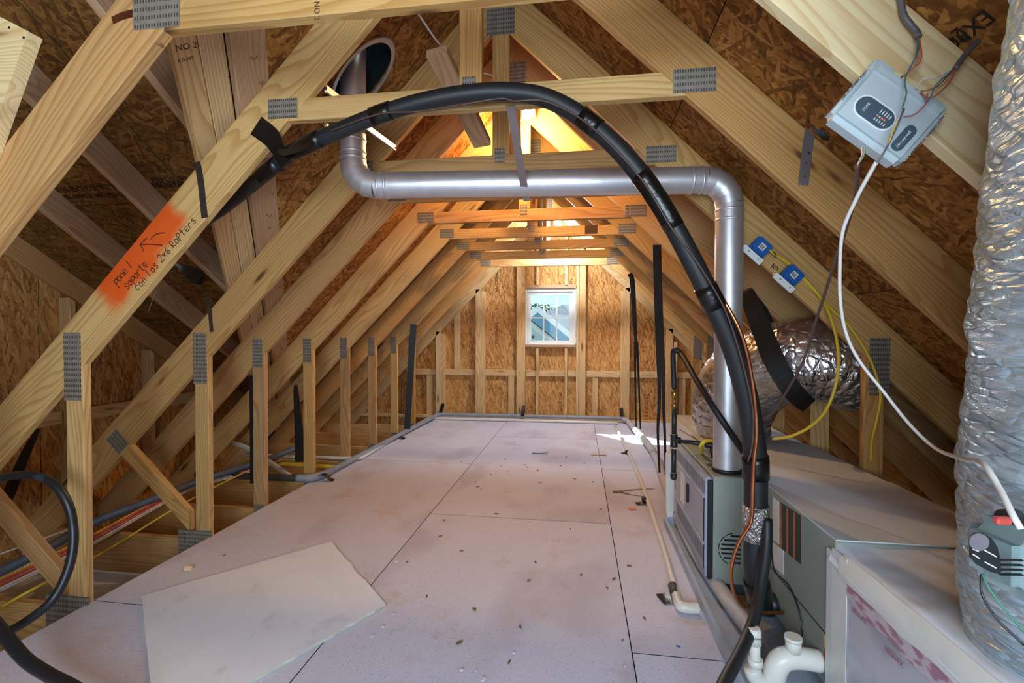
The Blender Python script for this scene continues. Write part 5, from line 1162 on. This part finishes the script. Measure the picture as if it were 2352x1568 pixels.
# ================================================================== LOOSE THINGS ON THE DECK
dz = .002; dt = .0127
Q = [at(x, y, Z=dt) for x, y in ((327, 1367), (760, 1243), (887, 1386))]
Q4 = Q[0]+(Q[2]-Q[1])*1.05; Q4 = at(356, 1690, Z=dt)
rim = []
def rag(a, b, n, amp):
    return [a.lerp(b, k/n)+V((random.uniform(-amp, amp), random.uniform(-amp, amp), 0)) for k in range(n)]
poly = rag(Q[0], Q[1], 16, .003)+rag(Q[1], Q[2], 12, .006)+rag(Q[2], Q4, 26, .004)+rag(Q4, Q[0], 8, .002)
dwb = prism('drywall_sheet', poly[::-1], (0, 0, -dt+.0015), 'drywall', mats=['drywall', 'gypsum'], sidemat=1)
tag(dwb, 'white rectangular drywall offcut lying on the deck', 'drywall')
random.seed(5)
def chip(px, py, s, mat, lab, cat, grp, z=.0005, asp=.35):
    q = at(px, py, Z=z); a = random.uniform(0, math.pi); n_ = random.choice((4, 5, 6)); P = []
    for k in range(n_):
        g = 2*math.pi*k/n_+random.uniform(-.3, .3); x, y = math.cos(g)*s, math.sin(g)*s*asp; P.append(V((q.x+x*math.cos(a)-y*math.sin(a), q.y+x*math.sin(a)+y*math.cos(a), z)))
    return tag(prism('debris_chip', P[::-1] if False else P, (0, 0, random.uniform(.002, .007)), mat), lab, cat, grp)
spots = [(1128, 1090), (1097, 1118), (1105, 1123), (1012, 1231), (1230, 1291), (1215, 1333), (1060, 1265), (1140, 1180), (1195, 1440), (1055, 1477), (1092, 1107), (1212, 1073), (1165, 1083), (1240, 1108), (1288, 1070), (1342, 1063), (1362, 1107), (1380, 1170), (1020, 1195), (1300, 1050), (1060, 1060), (1235, 1080), (1410, 1330), (1395, 1350), (1170, 1520), (1335, 1320), (980, 1370), (1430, 1470), (1310, 1215), (1180, 1015), (1160, 1055), (1265, 1068), (1205, 1068), (1150, 1070), (1320, 1100), (1445, 1300), (1480, 1420), (935, 1290), (1090, 1400), (515, 1275)]
for px, py in spots: chip(px, py, random.uniform(.008, .016), 'chip', 'small brown wood chip lying on the dusty deck', 'wood chip', 'wood chips scattered on the deck')
for px, py in ((910, 1290), (1060, 1540), (1095, 1540), (955, 1425), (1000, 1470), (1435, 1530), (1180, 1500), (950, 1200), (1060, 1215), (1240, 1205), (905, 1410), (880, 1440), (1015, 1410), (855, 1460), (1110, 1560)):
    chip(px, py, random.uniform(.006, .013), 'chip_white', 'small white drywall crumb lying on the deck', 'crumb', 'white crumbs scattered on the deck', asp=.7)
o = board('wood_offcut', at(425, 1304, Z=.01), at(441, 1304, Z=.01), .02, .018, (0, 0, 1), 'lumber_pale'); tag(o, 'little pale wood offcut lying near the left deck edge', 'wood offcut')
cable('wire_bit', 'slot', .0025, 'short dark wire bit lying beside the drywall sheet', (326, 1352, 1.99), (345, 1343, 2.03), (363, 1334, 2.07), cat='wire bit')
o = tube('forked_splinter', [at(1408, 1130, Z=.006), at(1425, 1128, Z=.012), at(1450, 1125, Z=.02), at(1480, 1123, Z=.03), at(1504, 1122, Z=.034)], [.012, .007, .005, .004, .002], 'chip', n=4, seg=6); tag(o, 'long brown wood splinter propped on the white pipe', 'splinter')
tube('prong', [at(1425, 1130, Z=.006), at(1450, 1136, Z=.004), at(1480, 1140, Z=.004)], [.005, .003, .0015], 'chip', o, n=3, seg=5)
o = patch(1240, 1041, .16, .03, None, .1); o.name = 'paper_scrap'; o.data.materials.clear(); o.data.materials.append(MATS['green_wire']); tag(o, 'small green paper scrap lying mid-deck', 'paper scrap')
o = patch(1375, 1044, .15, .035, None, .0); o.name = 'wood_shaving'; o.data.materials.clear(); o.data.materials.append(MATS['lumber_stud']); tag(o, 'curled pale shaving lying near the right seam', 'shaving')
o = patch(1452, 1168, .05, .04, None, .4); o.name = 'orange_scrap'; o.data.materials.clear(); o.data.materials.append(MATS['orange_wire']); tag(o, 'small orange scrap lying by the white pipe', 'scrap')
chip(1558, 1485, .009, 'blue_plastic', 'tiny blue plastic bit at the lower right of the deck', 'plastic bit', None)
# ================================================================== OUTSIDE THE WINDOW
nh = thing('neighbour_house', at(1260, 760, Y=20), 'blue-sided house with white gable trim seen through the window', 'house')
def P2(pp, y): return [at(1150+a/6.816, 600+b/6.816, Y=y) for a, b in pp]
prism('gable_wall', P2([(575, 790), (1300, 1390), (1300, 1900), (-150, 1900), (-150, 1390)], 20), (0, .3, 0), 'house_blue', nh)
prism('rake_trim', P2([(575, 690), (1250, 1245), (1250, 1345), (575, 795)], 19.8), (0, .4, 0), 'house_white', nh); prism('rake_trim', P2([(575, 690), (575, 795), (-100, 1345), (-100, 1245)], 19.8), (0, .4, 0), 'house_white', nh)
rf = P2([(940, 615), (1500, 612), (1700, 1500), (1150, 1180), (700, 795)], 22)
obj('main_roof', [rf[0]+V((0, 3, 0)), rf[1]+V((0, 3, 0)), rf[2]+V((0, -1.2, 0)), rf[3]+V((0, -1.2, 0)), rf[4]+V((0, 0, 0))], [(0, 4, 3), (0, 3, 2, 1)], 'shingle', nh)
nb = thing('neighbour_porch_gable', at(1240, 790, Y=17), 'white lower gable in front of the blue house, seen through window', 'house')
prism('gable_wall', P2([(480, 1010), (800, 1260), (800, 1900), (-200, 1900), (-200, 1010)], 17), (0, .3, 0), 'house_pale', nb)
prism('rake_trim', P2([(300, 790), (900, 1270), (900, 1370), (300, 880)], 16.8), (0, .4, 0), 'house_white', nb); prism('roof_edge', P2([(300, 776), (900, 1256), (900, 1272), (300, 792)], 16.7), (0, .5, 0), 'trim_black', nb)
prism('wall_vent', P2([(485, 1165), (522, 1165), (522, 1205), (485, 1205)], 16.9), (0, .05, 0), 'panel_dark', nb)
tr = thing('tree', at(1240, 770, Y=34), 'leafy tree top showing above the blue house, through window', 'tree')
random.seed(9); vs_ = []; fs = []
for k in range(420):
    c = at(1150+random.gauss(590, 110)/6.816, 600+random.uniform(675, 800)/6.816, Y=34)+V((0, random.uniform(-.8, .8), 0)); s_ = random.uniform(.05, .11); d1 = V((random.uniform(-1, 1), random.uniform(-1, 1), random.uniform(-1, 1))).normalized(); d2 = d1.orthogonal().normalized(); i = len(vs_)
    vs_ += [c+d1*s_, c+d2*s_*.6, c-d1*s_, c-d2*s_*.6]; fs.append((i, i+1, i+2, i+3))
fo = obj('foliage', vs_, fs, 'leaf', tr); fo['kind'] = 'stuff'
tk = at(1236, 780, Y=34); cyl('trunk', (tk.x, 34, -6), (tk.x, 34, tk.z+.2), .18, 'lumber_dark', tr, 8, r2=.05)
gd = box('ground', (-40, 7.5, -6.2), (40, 70, -6.0), 'ground'); tag(gd, None, kind='structure')

# ------------------------------------------------------------------ printed marks that follow a surface
from mathutils.bvhtree import BVHTree
def wrap_print(host, text, px, py, sz, Yg, dx, dy, mat='ink'):
    bt = BVHTree.FromPolygons([WM[host] @ v.co for v in host.data.vertices], [tuple(p.vertices) for p in host.data.polygons])
    hit = bt.ray_cast(V((0, 0, CH)), ray(px, py).normalized())[0]
    if hit is None: return
    o = lettering('print', text, hit+V((0, -.02, 0)), dx, dy, sz, mat, host); W = WM[o]; Wi = W.inverted()
    for v in o.data.vertices:
        p, n_, i_, d_ = bt.find_nearest(W @ v.co)
        if p is not None: v.co = Wi @ (p+n_*.0025)
for k, tx in enumerate(('AIR DUCT  R-8', 'UL 181 CLASS 1', 'FLAME 25 SMOKE 50')): wrap_print(fd, tx, 1800, 868+k*18, .026, 2.7, (1, 0, .28), (-.2, 0, 1))
wrap_print(fd, '[ UL 181 ]', 1862, 878, .05, 2.7, (1, 0, .25), (-.2, 0, 1))
def ondorm(px, py):
    d = ray(px, py); t = (QC+RV-.002-CH)/(d.z+QM*d.y); return V((0, 0, CH))+d*t
for px, py, tx, sz in ((122, 442, '24/16 EXPOSURE 1  SHEATHING SPAN', .05), (126, 458, 'PANEL GRADE 000 PS2-10', .04), (352, 420, 'EXPOSURE 1', .045), (352, 432, '7/16 SHEATHING', .04), (330, 736, 'PANEL GRADE', .04)):
    lettering('mill_stamp', tx, ondorm(px, py), V((1, 0, 0)), V((0, -1, QM)), sz, 'ink', dorm)
jb = thing('junction_box', at(1537, 1085, Y=3.1), 'small white outlet box standing by the gas pipe', 'box')
box('housing', (at(1531, 1060, Y=3.15).x, 3.12, .0), (at(1546, 1060, Y=3.15).x, 3.19, at(1538, 1042, Y=3.15).z), 'white_gloss', jb, .004)
box('cover_plate', (at(1530, 1060, Y=3.15).x-.004, 3.116, .08), (at(1546, 1060, Y=3.15).x+.004, 3.12, at(1538, 1044, Y=3.15).z), 'paper', jb, .001)
